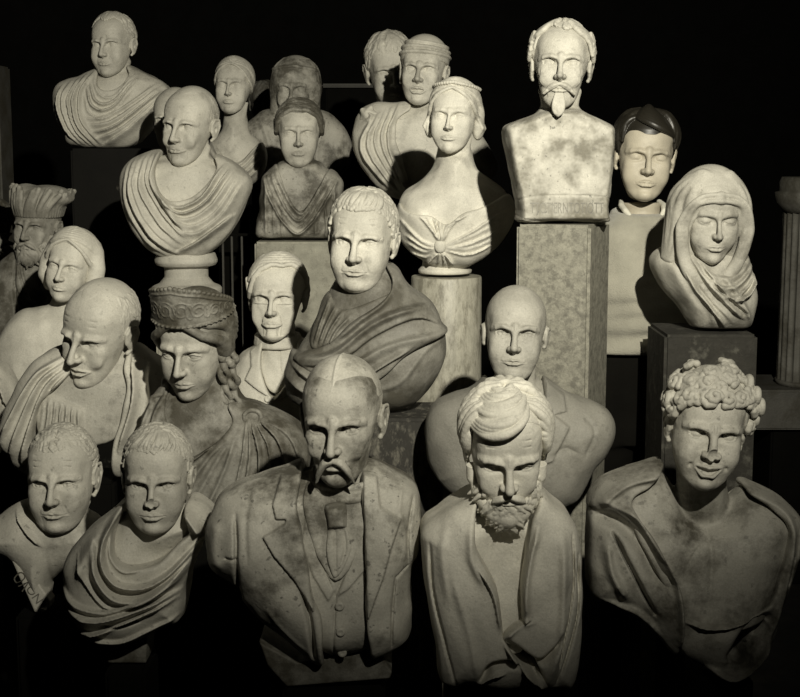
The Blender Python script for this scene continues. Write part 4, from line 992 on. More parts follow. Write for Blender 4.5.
def hP(H):
    F = []
    for az, r in ((-50, .8), (-66, 1.0), (-82, 1.1), (-100, 1.0), (54, .9), (72, 1.0), (90, 1.1)):
        F.append(([on_hood(hc, hr, az*.62, 62, -.6), on_hood(hc, hr, az, 25, -.3), on_hood(hc, hr, az, -5, -.2), (math.copysign(8.6 + abs(az)*.02, az), -5.5 + abs(az)*.06, -12)], r))
    hood(H, hc, hr, (0, -10.5, -5.6), (7.7, 9.4, 10.4), F, drop=(7.2, 7.0, 6.4))
    for g in (1, -1):
        for o in (0, 1.6):
            H.curve([(0, -8.6 + o*.5, 5.6 + o), (g*(3.4 + o*.7), -8.2 + o*.5, 5.2 + o*.8), (g*(6.2 + o), -7.0, 3.6), (g*(7.8 + o), -6.0, -1), (g*(7.8 + o), -6.2, -4), (g*(6.8 + o*.8), -6.2, -10), (g*(4.4 + o*.5), -6.6, -14.5 - o*.4), (-g*.5, -6.6, -18 - o)], [.5, .55, .6, .8, .9, 1.1, 1.3, 1.2], 1.2, 5)
b.build_head(dict(open=0, full=.3, jaw=.9, nosew=.85, lips=.9, noears=1, chinw=.9), mP, hair=hP, hname='veil', vx=.2, hlo=-21)

# ---- herm girl with fillet
mQ = stone('mottled_grey_marble', .40, dirt=.5, thresh=.49, dscale=8, spots=.5); mQ2 = stone('herm_girl_face_marble', .48, dirt=.3, thresh=.56, spots=.2)
b = Bust('marble_herm', 'small female marble herm with waved hair and V-folded gown on a mottled block', 5.1, (300, 237), D=9, B=8, R=4, tilt=.05, vx=.36,
    sil=[(284, 160), (274, 168), (265, 176), (263, 185), (261, 210), (260, 237), (300, 237), (337, 237), (339, 210), (342, 186), (338, 176), (326, 168), (316, 160)])
b.flat = .1; b.set_head(299, 134, 66, yaw=3, pitch=1, roll=1, dy=-2)
V = b.field(None, 0); b.add_neck(V, (300, 172), 4.8, 5.8); b.part('chest', mQ, V)
fo = [(p, 2.0, .9, 'S') for p in fan([(278, 172), (288, 194), (302, 212), (316, 194), (328, 172)], [(266, 178), (276, 205), (300, 232), (324, 205), (338, 180)], 4)] + [(p, 2, .6) for p in fan([(268, 182), (268, 235)], [(284, 205), (286, 236)], 3)] + [(p, 2, .6) for p in fan([(318, 208), (318, 236)], [(336, 185), (334, 236)], 3)]
V = b.field([(277, 164), (264, 174), (261, 185), (259, 210), (258, 239), (300, 239), (339, 239), (341, 210), (344, 186), (339, 175), (330, 168), (318, 190), (302, 210), (288, 190)], .7, folds=fo, k=.6); b.part('gown', mQ, V)
def hQ(H):
    h_woman('low', rows=8, r=.65, seed=5, t=.5, wave=3.0)(H)
    H.chain([skull(a, 62, .7) for a in range(-100, 101, 10)], [.6]*21, .2)
b.build_head(dict(wide=1.05, full=.5, open=.9, jaw=.95, lips=.95, noears=1), mQ2, hair=hQ, hmat=mQ, vx=.24)

# ---- hooded old man behind
mR = stone('lichened_marble', .42, dirt=.5, thresh=.5, dscale=7, spots=.4)
b = Bust('marble_bust', 'frowning hooded marble bust behind the female herm', 6.1, (296, 192), D=9, B=8, R=9, tilt=.08, vx=.42,
    sil=[(272, 108), (255, 116), (240, 130), (234, 150), (240, 172), (262, 188), (300, 193), (332, 184), (348, 168), (353, 150), (345, 128), (322, 110)])
b.set_head(295, 90, 62, yaw=-4, pitch=2, roll=2, dy=-3)
V = b.field(None, 0, folds=[([(330, 118), (318, 150), (322, 185)], 4, .7), ([(262, 118), (272, 150), (268, 185)], 4, .7)]); b.add_neck(V, (296, 125), 5.5, 7); b.part('chest', mR, V)
hc2, hr2 = (0, 1.8, 2.5), (9.6, 10.4, 10.6)
def hR(H):
    hood(H, hc2, hr2, (0, -10.5, -4.0), (6.4, 7.5, 10.8), [([on_hood(hc2, hr2, a, 60, -.4), on_hood(hc2, hr2, a, 30, -.1), on_hood(hc2, hr2, a, -15, 0)], .5) for a in (-95, -70, 75, 95)], drop=(5.5, 5.5, 5.5))
    H.chain([on_hood(hc2, hr2, a, 36 - abs(a)*.12, .15) for a in range(-70, 71, 10)], [.7]*15, .4)
b.build_head(dict(age=.8, frown=1, noears=1), mR, hair=hR, hname='hood', vx=.26)

# ---- young woman far left of the herm
mS = stone('ivory_girl_marble', .55, dirt=.25, thresh=.58, spots=.2)
b = Bust('marble_bust', 'slim long-necked marble girl with smooth hair, behind the bald Roman', 5.8, (233, 186), D=8, B=7, R=8, tilt=.1, vx=.42,
    sil=[(226, 118), (222, 130), (212, 142), (205, 158), (206, 175), (225, 186), (245, 186), (260, 175), (266, 158), (260, 142), (248, 132), (244, 118)])
b.set_head(234, 86, 56, yaw=-8, pitch=0, roll=2, dy=-2)
V = b.field(None, 0); b.add_neck(V, (236, 135), 4.8, 5.6); b.part('chest', mS, V)
V = b.field([(212, 140), (203, 158), (205, 177), (225, 188), (247, 188), (262, 176), (268, 158), (262, 142), (254, 150), (240, 162), (226, 156)], .9, folds=[(p, 2, .8, 'S') for p in fan([(214, 142), (226, 160), (242, 164), (262, 142)], [(208, 165), (226, 180), (245, 180), (264, 165)], 4)]); b.part('gown', mS, V)
b.build_head(dict(wide=1.06, full=.3, jaw=.93, open=.9, noears=1, nosew=.85), mS, hair=h_woman('woman', rows=8, r=.5, seed=9, t=.15, wave=.8, k=.35), vx=.28)

# ---- small dark head in the gap
mT = stone('sooty_head_marble', .13, dirt=.6, thresh=.48)
b = Bust('marble_bust', 'small dim dark head glimpsed between the slim girl and the hooded bust', 7.0, (264, 160), D=8, B=7, R=8, vx=.5, sil=[(256, 128), (244, 138), (240, 152), (262, 162), (284, 152), (282, 136), (272, 128)])
b.set_head(264, 103, 44, yaw=5, pitch=3)
V = b.field(None, 0); b.add_neck(V, (264, 136)); b.part('chest', mT, V)
b.build_head(dict(full=.3), mT, hair=h_short('low', n=90, r=.6, seed=2), vx=.32)

# ---- man with head scarf, mouth open, and the head bowed behind him
mU = stone('scarf_man_marble', .58, dirt=.25, thresh=.58, spots=.2)
b = Bust('marble_bust', 'marble man with bound head cloth and parted lips, cloak knotted on his shoulder', 5.0, (430, 200), D=10, B=8, R=9, tilt=.08, vx=.4,
    sil=[(410, 100), (395, 104), (375, 104), (362, 112), (355, 130), (356, 150), (368, 172), (388, 192), (412, 199), (455, 200), (485, 188), (499, 170), (492, 148), (472, 120), (448, 102), (430, 98)])
b.set_head(423, 72, 69, yaw=-10, pitch=-3, roll=4, dy=-3)
V = b.field(None, 0, shrink=.6); b.add_neck(V, (428, 118), 5.0, 6.2); b.part('chest', mU, V)
fo = [(p, 2.8, 1.3, 's') for p in fan([(372, 118), (362, 150), (392, 190)], [(398, 106), (388, 140), (406, 190)], 5)] + [([(362, 110), (372, 116), (366, 122)], 4, 1.8)]
V = b.field([(408, 102), (395, 102), (375, 102), (360, 111), (353, 130), (354, 152), (366, 174), (386, 194), (410, 198), (404, 165), (396, 140), (398, 120), (410, 110)], 1.2, folds=fo, k=.8); b.part('cloak', mU, V)
x, z = b.q(369, 115); H = Vol((x-5, -15, z-5), (x+5, 4, z+5), .3); rs = np.random.RandomState(2)
y = -6
for i in range(5): a = i*1.25; H.chain([(x + 2.6*math.cos(a), y + .6*i - 2, z + 2.4*math.sin(a)), (x + .8*math.cos(a+1), y - 2, z + .8*math.sin(a+1)), (x + 2.4*math.cos(a+2.5), y, z + 2.2*math.sin(a+2.5))], [.9, 1.1, .8], .3)
H.ell((x, y, z), (2.8, 3, 2.6), .6); b.part('knot', mU, H)
def hU(H):
    H.ell((0, 1.8, 4.4), (8.4, 10.0, 8.6), 0); 
    X, Y, Z = H.ax[0][:, None, None], H.ax[1][None, :, None], H.ax[2][None, None, :]
    H.F = smax(H.F, ((4.0 - .12*(Y+8)) - Z + 0*X).astype(f32), .5)
    for k_ in range(3): H.chain([on_hood((0, 1.8, 4.4), (8.4, 10, 8.6), a, 7 + k_*13 + 4*math.cos(math.radians(a + 30*k_)), .1) for a in range(-180, 181, 12)], [.65]*31, .35)
b.build_head(dict(age=.6, frown=.4, gape=1.0, open=.9, jaw=1.02, nosew=1.1, ear=1.1), mU, hair=hU, hname='head_cloth', vx=.24)
mV = stone('shaded_head_marble', .50, dirt=.3, thresh=.58, spots=.2)
b = Bust('marble_bust', 'bowed marble head mostly in shadow behind the man with the head cloth', 5.6, (395, 165), D=9, B=7, R=8, vx=.45, sil=[(380, 112), (366, 122), (362, 145), (380, 164), (415, 166), (432, 145), (428, 122), (408, 112)])
b.set_head(391, 70, 74, yaw=6, pitch=10, roll=-6, dy=-3)
V = b.field(None, 0); b.add_neck(V, (396, 126), 5, 6.5); b.part('chest', mV, V)
b.build_head(dict(full=.5, open=.6, jaw=.97), mV, hair=h_short('low', n=200, r=.4, seed=14, t=.3, k=.25), vx=.28)

# ---- bearded man in fur hat
mX = stone('sooty_brown_marble', .25, dirt=.5, thresh=.48, dscale=8, spots=.4); mX2 = stone('fur_hat_marble', .34, dirt=.3, thresh=.52, spots=.3)
b = Bust('marble_bust', 'dark bearded marble bust in a flaring fur hat and strapped coat', 5.0, (36, 345), D=9, B=8, R=9, tilt=.08, vx=.4,
    sil=[(24, 246), (8, 256), (-6, 275), (-12, 305), (-4, 332), (36, 346), (72, 334), (82, 305), (76, 275), (62, 256), (48, 246)])
b.set_head(37, 226, 66, yaw=-12, pitch=2, roll=4, dy=-3)
V = b.field(None, 0); b.add_neck(V, (38, 262), 5.2, 6.5); b.part('chest', mX, V)
V = b.field([(22, 248), (6, 256), (-8, 275), (-14, 305), (-6, 334), (36, 348), (74, 336), (84, 305), (78, 275), (64, 254), (54, 262), (40, 300), (28, 262)], .9, folds=[([(22, 258), (22, 290), (28, 325)], 2, -1.2), ([(24, 262), (36, 300), (44, 320)], 1.6, -.9), ([(52, 275), (42, 305)], 2, -.9), ([(60, 275), (50, 310)], 3, .6)], patches=[([(22, 256), (32, 280), (38, 305), (30, 300), (20, 275)], .6, .2)]); b.part('coat', mX, V)
def hX(H):
    H.ell((0, 1.0, 8.0), (8.5, 9.7, 5.6), 0); H.ell((3.6, 1.5, 11.0), (9.4, 8.6, 4.0), 2.5); H.ell((-5.0, .5, 12.0), (3.8, 7.5, 3.0), 1.5)
    rs = np.random.RandomState(1)
    for i in range(34):
        a = math.radians(-125 + 250 * i / 33); lean = rs.uniform(-.12, .25); out = 1.35 if math.sin(a) > 0 else 1.12; h = rs.uniform(11.5, 14.5)
        H.curve([(8.2*math.sin(a), 1 - 9.5*math.cos(a), 4.2), (8.9*math.sin(a + lean*.5), 1 - 9.9*math.cos(a), 8), (8.9*out*math.sin(a + lean) + .6, 1 - 9.3*math.cos(a), h)], [.6, 1.0, .9], .45)
def bX(H): beard(H, np.random.RandomState(5), n=110, r=.6, long=.0); moustache(H, 3.4, 2.2, .8)
b.build_head(dict(age=.8, frown=.6, open=.7, hook=.4, beard_room=1), mX2, hair=hX, hname='fur_hat', extra=[('beard', bX, mX2, (-9, -13, -16), (9, 3, -2.5))], vx=.27)

# ---- pale girl with bobbed hair
mY = stone('chalk_white_marble', .56, dirt=.1, thresh=.66, spots=.08)
b = Bust('marble_bust', 'pale marble girl with smooth bobbed hair, head leaning, behind the balding old man', 4.4, (52, 402), D=9, B=8, R=10, tilt=.1, vx=.36,
    sil=[(60, 306), (42, 306), (18, 312), (2, 330), (-4, 355), (5, 385), (50, 403), (100, 390), (122, 360), (118, 330), (100, 312), (80, 304)])
b.set_head(72, 265, 72, yaw=-10, pitch=2, roll=10, dy=-3)
V = b.field(None, 0); b.add_neck(V, (62, 318), 4.8, 6.0); b.part('chest', mY, V)
def hY(H):
    h_woman('woman', rows=9, r=.5, seed=3, t=.6, wave=.3, k=.5)(H)
    for q in (1, -1): H.chain([(6.6*q, 1.5, 5), (8.2*q, .5, 0), (8.4*q, 0, -4.5), (7.4*q, .5, -8)], [3.2, 3.2, 3.0, 2.0], 1.2)
    H.cap((0, 6, 4), (0, 7, -7), 6.5, 5.5, 1.5)
b.build_head(dict(full=.55, open=.7, jaw=.95, noears=1, lips=1.0), mY, hair=hY, vx=.24)

# ---- fragments cut by the left edge of the picture
b = Bust('marble_bust', 'dark small bust with ribbon-tied collar beside the fur-hatted man', 5.4, (-2, 320), D=8, B=7, R=8, vx=.45,
    sil=[(-4, 242), (-22, 250), (-32, 275), (-25, 310), (-2, 321), (14, 310), (20, 280), (14, 254)])
b.set_head(-2, 222, 46, yaw=10)
V = b.field(None, 0); b.add_neck(V, (-4, 250)); b.part('chest', mX, V)
V = b.field([(-6, 240), (-24, 250), (-34, 275), (-26, 312), (-2, 323), (16, 310), (22, 280), (16, 252)], .7, folds=[(p, 1.6, .9) for p in fan([(-2, 244), (-8, 270), (-8, 310)], [(12, 252), (17, 275), (12, 305)], 5)]); b.part('pleated_coat', mX2, V)
H = Vol((-4, -14, 20), (14, -2, 36), .35); 
for q in ((2, 31, 9, 34), (2, 31, 10, 30), (2, 31, 6, 27)): H.chain([(q[0], -9, q[1]), ((q[0]+q[2])/2, -10, (q[1]+q[3])/2 + .5), (q[2], -9, q[3])], [.6, 1.3, .5], .3)
b.part('ribbon', mX2, H)
b.build_head(dict(), mT, hair=h_short('low', n=60, r=.6), vx=.34)
b = Bust('marble_bust', 'marble bust cut by the picture edge, with ropy cloak folds', 3.9, (-30, 470), D=9, B=8, R=9, vx=.36,
    sil=[(-32, 350), (-62, 365), (-78, 400), (-70, 445), (-30, 470), (0, 450), (12, 425), (19, 398), (10, 372), (-8, 358)])
b.set_head(-36, 300, 90, yaw=10)
V = b.field(None, 0); b.add_neck(V, (-36, 360)); b.part('chest', mI, V)
V = b.field([(-34, 356), (-64, 366), (-80, 400), (-72, 446), (-30, 472), (1, 451), (14, 426), (21, 398), (12, 371), (-8, 358)], 1.0, folds=[(p, 3, 1.4, 's') for p in fan([(-20, 358), (6, 378), (16, 405)], [(-30, 385), (-10, 415), (0, 445)], 4)]); b.part('cloak', mI, V)
b.build_head(dict(), mI, hair=h_short('short', n=80, r=.6), vx=.26)
# ================================================================ pedestals, room, person
def cuboid(name, x0, x1, y0, y1, z0, z1, mat, parent=None, bev=.008, seg=2):
    import bmesh
    bm = bmesh.new(); bmesh.ops.create_cube(bm, size=1)
    bmesh.ops.scale(bm, vec=(x1-x0, y1-y0, z1-z0), verts=bm.verts); bmesh.ops.translate(bm, vec=((x0+x1)/2, (y0+y1)/2, (z0+z1)/2), verts=bm.verts)
    if bev: bmesh.ops.bevel(bm, geom=bm.edges[:], offset=bev, segments=seg, affect='EDGES')
    me = bpy.data.meshes.new(name); bm.to_mesh(me); bm.free(); me.materials.append(mat)
    o = bpy.data.objects.new(name, me); COL.objects.link(o)
    if parent: o.parent = parent
    return o
def turned(name, prof, mat, parent=None, seg=64, flutes=0, fdepth=0., fz=(0, 0)):
    """prof: (z, radius) from the bottom up, metres"""
    V = []; Q = []; n = len(prof)
    for z, r in prof:
        for i in range(seg):
            a = 2*math.pi*i/seg; rr = r - (fdepth * (.5 - .5*math.cos(flutes*a))**.5 if flutes and fz[0] <= z <= fz[1] else 0)
            V.append((rr*math.cos(a), rr*math.sin(a), z))
    F = [(k*seg + i, k*seg + (i+1) % seg, (k+1)*seg + (i+1) % seg, (k+1)*seg + i) for k in range(n-1) for i in range(seg)]
    F.append(tuple(range(seg))[::-1]); F.append(tuple((n-1)*seg + i for i in range(seg)))
    me = bpy.data.meshes.new(name); me.from_pydata(V, [], F); me.update(); me.materials.append(mat)
    for p in me.polygons: p.use_smooth = len(p.vertices) == 4
    o = bpy.data.objects.new(name, me); COL.objects.link(o)
    if parent: o.parent = parent
    return o
def pedestal(name, label, d, px0, px1, py, mat, dep=.24, cap=0., foot=0., cat='pedestal', yc=0., rot=0.):
    x0, z = W(px0, py, d); x1, _ = W(px1, py, d); r = empty(name, ((x0+x1)/2, d + yc, 0), label, cat, None, (0, 0, math.radians(rot))); w = (x1-x0)/2; h = dep/2
    if rot: w = (w - h * math.sin(abs(math.radians(rot)))) / math.cos(math.radians(rot))
    cuboid('shaft', -w, w, -h, h, foot, z - cap, mat, r)
    if cap: cuboid('cap', -w - .02, w + .02, -h - .02, h + .02, z - cap, z, mat, r)
    if foot: cuboid('foot', -w - .03, w + .03, -h - .03, h + .03, 0, foot, mat, r)
    return r
# materials
granite = material('speckled_granite', (.29, .28, .23), rough=.7, dirt=.6, thresh=.47, dscale=55, dirt_col=(.10, .095, .08), spots=.9, bump=.5, bscale=60)
veined = material('veined_marble', (.39, .375, .31), rough=.45, dirt=.7, thresh=.48, dscale=26, spots=.3, streak=(1.7, 1.2, .6), dirt_col=(.14, .13, .1))
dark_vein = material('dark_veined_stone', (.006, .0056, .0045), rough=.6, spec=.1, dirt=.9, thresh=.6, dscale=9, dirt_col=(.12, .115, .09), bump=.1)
rough_dark = material('rough_dark_stone', (.036, .034, .028), rough=.85, dirt=.6, thresh=.54, dscale=20, dirt_col=(.15, .145, .12), spots=.5, bump=1., bscale=40)
scratched = material('scratched_dark_stone', (.034, .032, .027), rough=.8, dirt=.85, thresh=.51, dscale=26, dirt_col=(.17, .16, .13), streak=(1.3, 1, .6), bump=.8, bscale=50)
mottled = material('mottled_block', (.34, .33, .27), rough=.7, dirt=.8, thresh=.49, dscale=14, spots=.4, dirt_col=(.16, .15, .12))
blackwood = material('black_painted_wood', (.005, .0048, .004), rough=.9, spec=.05, dirt=0, bump=.1)
room = material('soot_black_plaster', (.005, .0049, .0042), rough=.95, dirt=0, bump=.2, spec=.1)
floorm = material('dark_floor_boards', (.016, .015, .013), rough=.8, dirt=.3, bump=.2, spec=.15)

pedestal('granite_pillar', 'tall square granite pillar carrying the goateed herm', 3.61, 514, 614, 222.6, granite, dep=.22, rot=-21)
r = empty('marble_column', (*(W(446.5, 268, 4.05)[0],), 4.05, 0), 'round veined marble column under the woman with the diadem', 'column'); zt = W(446, 268, 4.05)[1] - .023; rr = 36 * 4.05 / FPX
turned('shaft', [(.08, rr*1.02), (zt - .004, rr*.98), (zt, rr*.96)], veined, r); cuboid('foot', -.15, .15, -.15, .15, 0, .08, rough_dark, r)
pedestal('stone_block', 'rough dark stone block under the veiled woman', 3.6, 656, 746, 328.6, rough_dark, dep=.25)
pedestal('scratched_block', 'scratched dark block under the cloaked orator', 3.5, 362, 442, 410, scratched, dep=.24, yc=.0)
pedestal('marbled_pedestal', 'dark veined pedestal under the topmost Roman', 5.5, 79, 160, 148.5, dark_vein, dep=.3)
pedestal('mottled_pedestal', 'pale mottled block under the female herm', 5.1, 258, 338, 239.6, mottled, dep=.26)
pedestal('stone_pedestal', 'plain pale pedestal under the turned socle', 4.6, 160, 222, 297, mottled, dep=.2, yc=.0)
# black stands below the remaining busts
for lab, d, a, c, py in (('low black stand under the moustached banker', 2.7, 285, 385, 676), ('low black stand under the shawled bearded man', 2.62, 450, 555, 705), ('low black stand under the laughing satyr', 2.87, 690, 745, 664),
        ('low black stand under the youth with looped drapery', 2.87, 112, 152, 655), ('low black stand under the lettered bust', 3.2, 24, 64, 602), ('black stand under the diademed goddess', 3.3, 150, 270, 521), ('black stand under the bald man in jacket', 3.25, 495, 560, 506),  # unseen goddess stand, widened to black out the lit pedestal behind
        ('black stand under the balding old man', 3.5, 60, 120, 472), ('black stand under the young man in high collar', 4.1, 250, 302, 432), ('black stand under the pale bobbed girl', 4.4, 30, 75, 403), ('black stand under the fur-hatted man', 5.0, 18, 60, 346),
        ('black stand behind the bald Roman', 5.05, 158, 195, 212), ('black stand under the slim long-necked girl', 5.8, 220, 250, 187), ('black stand under the hooded bust', 6.1, 275, 322, 193), ('black stand under the small dim head', 7.0, 254, 276, 162),
        ('black stand under the man with head cloth', 5.0, 405, 465, 200), ('black stand under the bowed shadowed head', 5.6, 382, 414, 166), ('black stand under the ribboned dark bust', 5.4, -14, 8, 321), ('black stand under the bust at the picture edge', 3.9, -52, -8, 471)):
    pedestal('black_stand', lab, d, a, c, py + 2.2, blackwood, dep=.16)
# fluted pedestal on a low bench, far right; pillar far left
x0, zc = W(818, 177, 5.6); _, zb = W(818, 384, 5.6); R0 = 33 * 5.6 / FPX
r = empty('fluted_column', (x0, 5.6, 0), 'short fluted stone column with moulded capital at the edge of the room', 'column')
flm = stone('fluted_stone', .16, dirt=.4, thresh=.5)
turned('shaft', [(zb, R0*1.0), (zb + .02, R0*1.05), (zb+.021, R0)] + [(zb + .022 + (zc - .16 - zb) * i/6, R0*(1 - .02*i/6)) for i in range(7)], flm, r, 192, 24, R0*.09, (zb + .0215, zc - .1))
turned('capital', [(zc - .14, R0*.98), (zc - .12, R0*1.08), (zc - .1, R0*1.2), (zc - .06, R0*1.24), (zc - .055, R0*1.1), (zc - .02, R0*1.12), (zc, R0*1.05)], flm, r)
xb0, zb1 = W(738, 402, 5.45); r2 = empty('stone_bench', (xb0 + .55, 5.65, 0), 'low grey stone bench carrying the fluted column', 'bench')
cuboid('slab', -.55, .55, -.2, .2, zb - .16, zb, stone('bench_stone', .10, dirt=.4), r2); cuboid('support', -.4, -.1, -.15, .15, 0, zb - .16, blackwood, r2); cuboid('support', .1, .4, -.15, .15, 0, zb - .16, blackwood, r2)
xl, zl = W(-17, 66, 6.2); r = empty('stained_pillar', (xl, 6.2, 0), 'stained stone pillar at the dark end of the room, beyond the fur-hatted man', 'pillar')
cuboid('shaft', -.1, .09, -.1, .1, 0, zl, stone('stained_pillar_stone', .08, dirt=.7, thresh=.48), r)
# slatted rack behind the Roman's socle, and a dark cabinet edge behind the hooded bust
xr, zr = W(226, 236, 5.35); _, zr0 = W(226, 292, 5.35); r = empty('slatted_rack', (xr + .03, 5.35, 0), 'dark slatted rack with thin upright bars behind the turned socle', 'rack')
rm = material('worn_dark_wood', (.05, .047, .038), rough=.6, dirt=.4)
for px in (223, 232, 242, 252): xx, _ = W(px, 236, 5.35); cuboid('bar', xx - xr - .034, xx - xr - .027, -.01, .01, .1, zr + (.0 if px < 240 else .0), rm, r, .002)
cuboid('rail', -.06, .09, -.012, .012, .08, .11, rm, r, .002); cuboid('rail', -.06, .09, -.012, .012, zr, zr + .01, blackwood, r, .002)
cuboid('foot', -.08, .11, -.08, .08, 0, .08, blackwood, r, .004)
xa, za = W(322, 84, 7.4); xb, _ = W(402, 84, 7.4); r = empty('dark_cabinet', ((xa+xb)/2, 7.5, 0), 'dark cabinet with a greyish top edge in the gloom behind the busts', 'cabinet')
cuboid('body', -(xb-xa)/2 + .02, (xb-xa)/2 - .02, -.12, .15, 0, za - .02, blackwood, r); cuboid('top', -(xb-xa)/2, (xb-xa)/2, -.15, .17, za - .02, za, stone('dusty_cabinet_top', .05, dirt=0), r)  # top slab in one even tone, paler than the body
for nm, a in (('floor', (-5, 5, -2, 11, -.1, 0)), ('wall_back', (-5, 5, 10.6, 10.8, 0, 4.2)), ('wall_left', (-5, -4.8, -2, 10.8, 0, 4.2)), ('wall_right', (4.8, 5, -2, 10.8, 0, 4.2)), ('ceiling', (-5, 5, -2, 10.8, 4.2, 4.3))):
    o = cuboid(nm, *a, floorm if nm == 'floor' else room, None, 0); o['kind'] = 'structure'

# ---------------------------------------------------------------- the young man standing among the busts
skin = material('skin', (.47, .43, .34), rough=.5, dirt=0, bump=.12, bscale=200, spec=.3)
hairm = material('dark_hair', (.02, .018, .013), rough=.42, dirt=0, bump=0, spec=.5)
knit = material('pale_wool_knit', (.38, .365, .30), rough=.95, dirt=0, bump=.9, bscale=260, sheen=.3)
cotton = material('white_cotton', (.72, .70, .60), rough=.8, dirt=0, bump=.1)
trous = material('dark_trousers', (.007, .0066, .0055), rough=.95, spec=.05, dirt=0, bump=.3, bscale=200)
leather = material('black_leather', (.02, .018, .015), rough=.4, dirt=0, bump=.1)
DP_ = 3.98; xp, zt = W(645, 105, DP_)
class PB(Bust):
    def __init__(s):
        s.d = DP_; s.o = (xp, DP_, 0); s.k = DP_/FPX*100; s.root = empty('person', s.o, 'young man with closed eyes and dark fringe in a pale crew-neck sweater', 'person'); s.sil = np.array([(0, 0), (1, 1), (2, 0)])
p = PB(); p.set_head(645, 156, 88, yaw=-3, pitch=3, roll=4, dy=-2)
Vh = head_vol(dict(open=0, full=.45, jaw=.98, lips=1.05, nosew=1.1, cheek=1, nose=.95), .2); v1, q1 = Vh.mesh()
M_ = np.array(p.he.to_matrix()); v1 = (v1 @ M_.T) * p.hs + np.array(p.hl) * 100
Vb = Vol((-36, -14, 0), (36, 16, 160), .6); hz = p.hl.z * 100; hx = p.hl.x*100
SH = hz - 20.5
Vb.chain([p.hp((0, 1.6, -5)), (hx, 2, hz - 15), (hx*.5, 2.5, SH)], [5.2, 5.3, 7], 2)
Vb.sections(A3((0 + SH + 3, 10, -5, 9), (SH - 2, 18, -8, 10), (SH - 14, 17.5, -10.5, 11), (SH - 30, 15.5, -9.5, 9), (SH - 45, 17, -9.5, 11), (SH - 58, 16.5, -8, 11)), 2)
HB = SH - 55
for g in (1, -1):
    Vb.chain([(g*17.5, 2, SH - 4), (g*22.5, 3, SH - 18), (g*24, 4, SH - 32), (g*24, 1, SH - 56)], [5.5, 4.8, 4.2, 2.7], 1.5)
    Vb.chain([(g*8.5, 1, HB + 4), (g*9.5, 1, HB - 38), (g*9.5, 2.5, 10), (g*9.5, 2.5, 6)], [8.6, 5.8, 4.0, 4.2], 1.5)
    Vb.chain([(g*9.5, 2, 4), (g*10.5, -9, 3.2)], [3.6, 3.0], 1)
    hz0 = SH - 56; Vb.ell((g*24, 0, hz0 - 6), (1.6, 3.9, 5), .8)
    for i in range(4): Vb.chain([(g*24, -2.8 + 1.9*i, hz0 - 9), (g*23.6, -3.3 + 1.9*i, hz0 - 13.5), (g*22.6, -3.1 + 1.8*i, hz0 - 16.5 - (1 if i in (1, 2) else 0))], [.95, .85, .7], .2)
    Vb.chain([(g*24, -3, hz0 - 4), (g*23.2, -5.2, hz0 - 7.5), (g*22.4, -5.2, hz0 - 10.5)], [1.1, 1.0, .8], .3)
v2, q2 = Vb.mesh()
np_mesh('body', np.vstack([v1, v2]), np.vstack([q1, q2 + len(v1)]), skin, p.root)
def hp_(H):
    hair_cap(H, 'low', .6)
    rs = np.random.RandomState(4); H.ell((0, 1.6, 4.6), (8.0, 9.6, 8.2), .5)
    H.ell((0, -9.5, -3), (7.0, 5, 9.4), .5, '-')
    for q in (1, -1):
        for i in range(22):
            az = q*(52 + 6*i); e = rs.uniform(50, 75)
            H.curve([skull(az - 6*q, e, .7), skull(az, e - 22, 1.2), skull(az + 3*q, e - 44, 1.1), skull(az + 4*q, max(-22 + 10*(70 < abs(az) < 110), e - 68), .7)], [.6, .95, .85, .35], .06)
    for i in range(22):
        u = i/21; P = []; R = []
        for j in range(8):
            w_ = j/7; P.append(skull(-36 - 4*u + (98 - 20*u)*w_, (44 + 42*u)*(1-w_) + (12 + 40*u)*w_ - (2 - 6*u)*math.sin(3.14*w_), .7 + (1.0 - .4*u)*math.sin(3.14*min(1, .1 + w_)))); R.append((.8 if i % 2 else .6) * (1.1 - .9*abs(w_-.4)))
        H.curve(P, R, .06)
    for i in range(10): H.curve([skull(-38 - 4*i, 46 + i, 1.0), skull(-50 - 4*i, 36, 1.4), skull(-58 - 4*i, 20, 1.2), skull(-64 - 3*i, 2, .6)], [.5, .8, .7, .3], .06)
H = Vol((-12, -13, -8), (12, 14, 15), .2); hp_(H); v, q = H.mesh(); o = np_mesh('hair', v, q, hairm, p.root, .01*p.hs); o.location = p.hl; o.rotation_euler = p.he
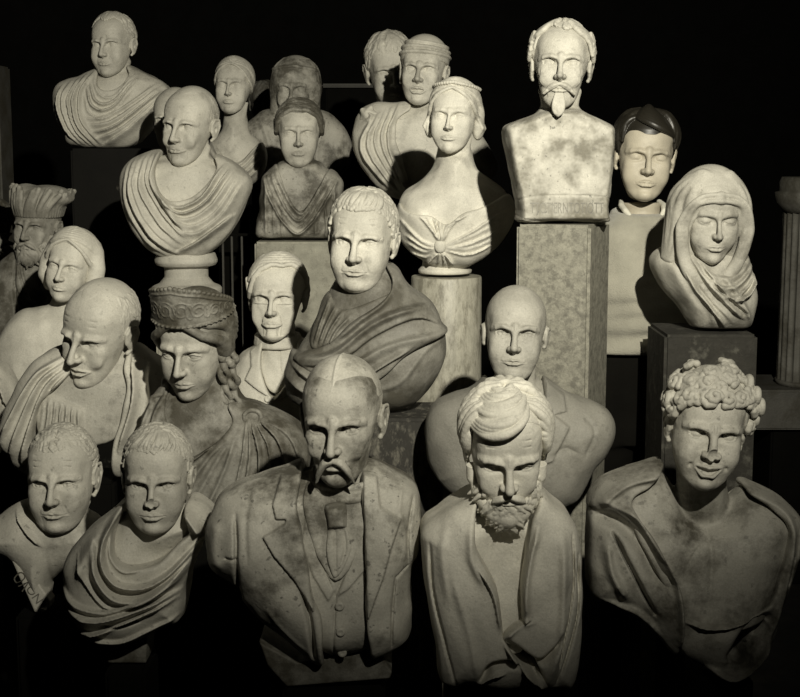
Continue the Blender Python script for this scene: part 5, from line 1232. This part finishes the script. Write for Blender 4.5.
# sweater
S = Vol((-36, -17, HB - 12), (36, 17, SH + 12), .5)
S.sections(A3((SH + 4.5, 8, -6, 8), (SH + 1, 14.5, -9, 11), (SH - 3, 19.5, -10.5, 12), (SH - 14, 20, -13, 13), (SH - 30, 18.5, -12.5, 11), (SH - 45, 19.5, -12.5, 12.5), (HB - 3, 19.5, -12, 12.5)), 1.5)
for g in (1, -1): S.chain([(g*18, 2, SH - 4), (g*23, 3, SH - 18), (g*24.5, 4, SH - 32), (g*24.3, 1, SH - 54)], [7, 6.4, 5.6, 4.0], 2)
def wave_y(x, z0): return (x, -12.4 + .018*x*x, z0)
for z0, am, sl in ((SH - 14.5, 1.3, .03), (SH - 17.5, 1.7, -.04), (SH - 21.5, 1.5, .05), (SH - 26, 1.7, -.03), (SH - 32.5, 1.5, 0)):
    S.chain([wave_y(x, z0 + sl*x + .8*math.sin(x*.15)) for x in range(-17, 18, 3)], [am*1.2]*12, 1.6)
nz = SH + 6
S.cap((hx*.7, 1.5, SH - 2), (hx, 1.5, SH + 14), 6.6, 7.4, .6, '-')
S.chain([(hx*.8 + 7.6*math.sin(t), 1.2 - 7.9*math.cos(t), nz - 2.2 - 1.2*math.cos(t)) for t in np.linspace(0, 6.283, 33)], [1.45]*33, .3)
hem = np.where(np.abs(S.ax[0])[:, None, None] < 20.2, (SH - 34.5 - S.ax[2])[None, None, :], (HB - 5 - S.ax[2])[None, None, :]).astype(f32)
S.F = smax(S.F, hem + 0*S.F, .8)
v, q = S.mesh(); np_mesh('sweater', v, q, knit, p.root)
# shirt collar points
for g in (1, -1):
    H = Vol((-14, -14, SH - 6), (14, 14, SH + 16), .35); H.chain([(hx*.8 + g*5.4, 4, SH + 7.5), (hx*.8 + g*6.0, 0, SH + 6.6), (hx*.8 + g*5.4, -4.0, SH + 5.2), (hx*.8 + g*4.4, -5.4, SH + 4.0)], [.8, .9, .9, .6], .5); v, q = H.mesh(); np_mesh('shirt_collar', v, q, cotton, p.root)
T = Vol((-22, -14, 4), (22, 17, SH - 26), .7); T.sections(A3((SH - 30, 16.6, -10.4, 9.8), (SH - 44, 17.6, -10.4, 11.5), (HB - 6, 17.8, -10, 12.5)), 1)
for g in (1, -1): T.chain([(g*8.8, 1, HB - 4), (g*9.7, 1, HB - 38), (g*9.8, 2.5, 8)], [9.6, 7.6, 6.6], 2)
v, q = T.mesh(); np_mesh('trousers', v, q, trous, p.root)
for g in (1, -1):
    H = Vol((g*10 - 7, -16, -.4), (g*10 + 7, 9, 13), .4); H.chain([(g*9.6, 3, 5.2), (g*10, -2, 4.3), (g*10.8, -9.5, 3.4)], [5.0, 4.6, 3.8], 1.2); H.cap((g*9.6, 2.5, 4), (g*9.6, 2.5, 10), 4.9, 4.9, 1)
    H.F = smax(H.F, (.1 - H.ax[2])[None, None, :] + 0*H.F, .3); v, q = H.mesh(); np_mesh('shoe', v, q, leather, p.root)
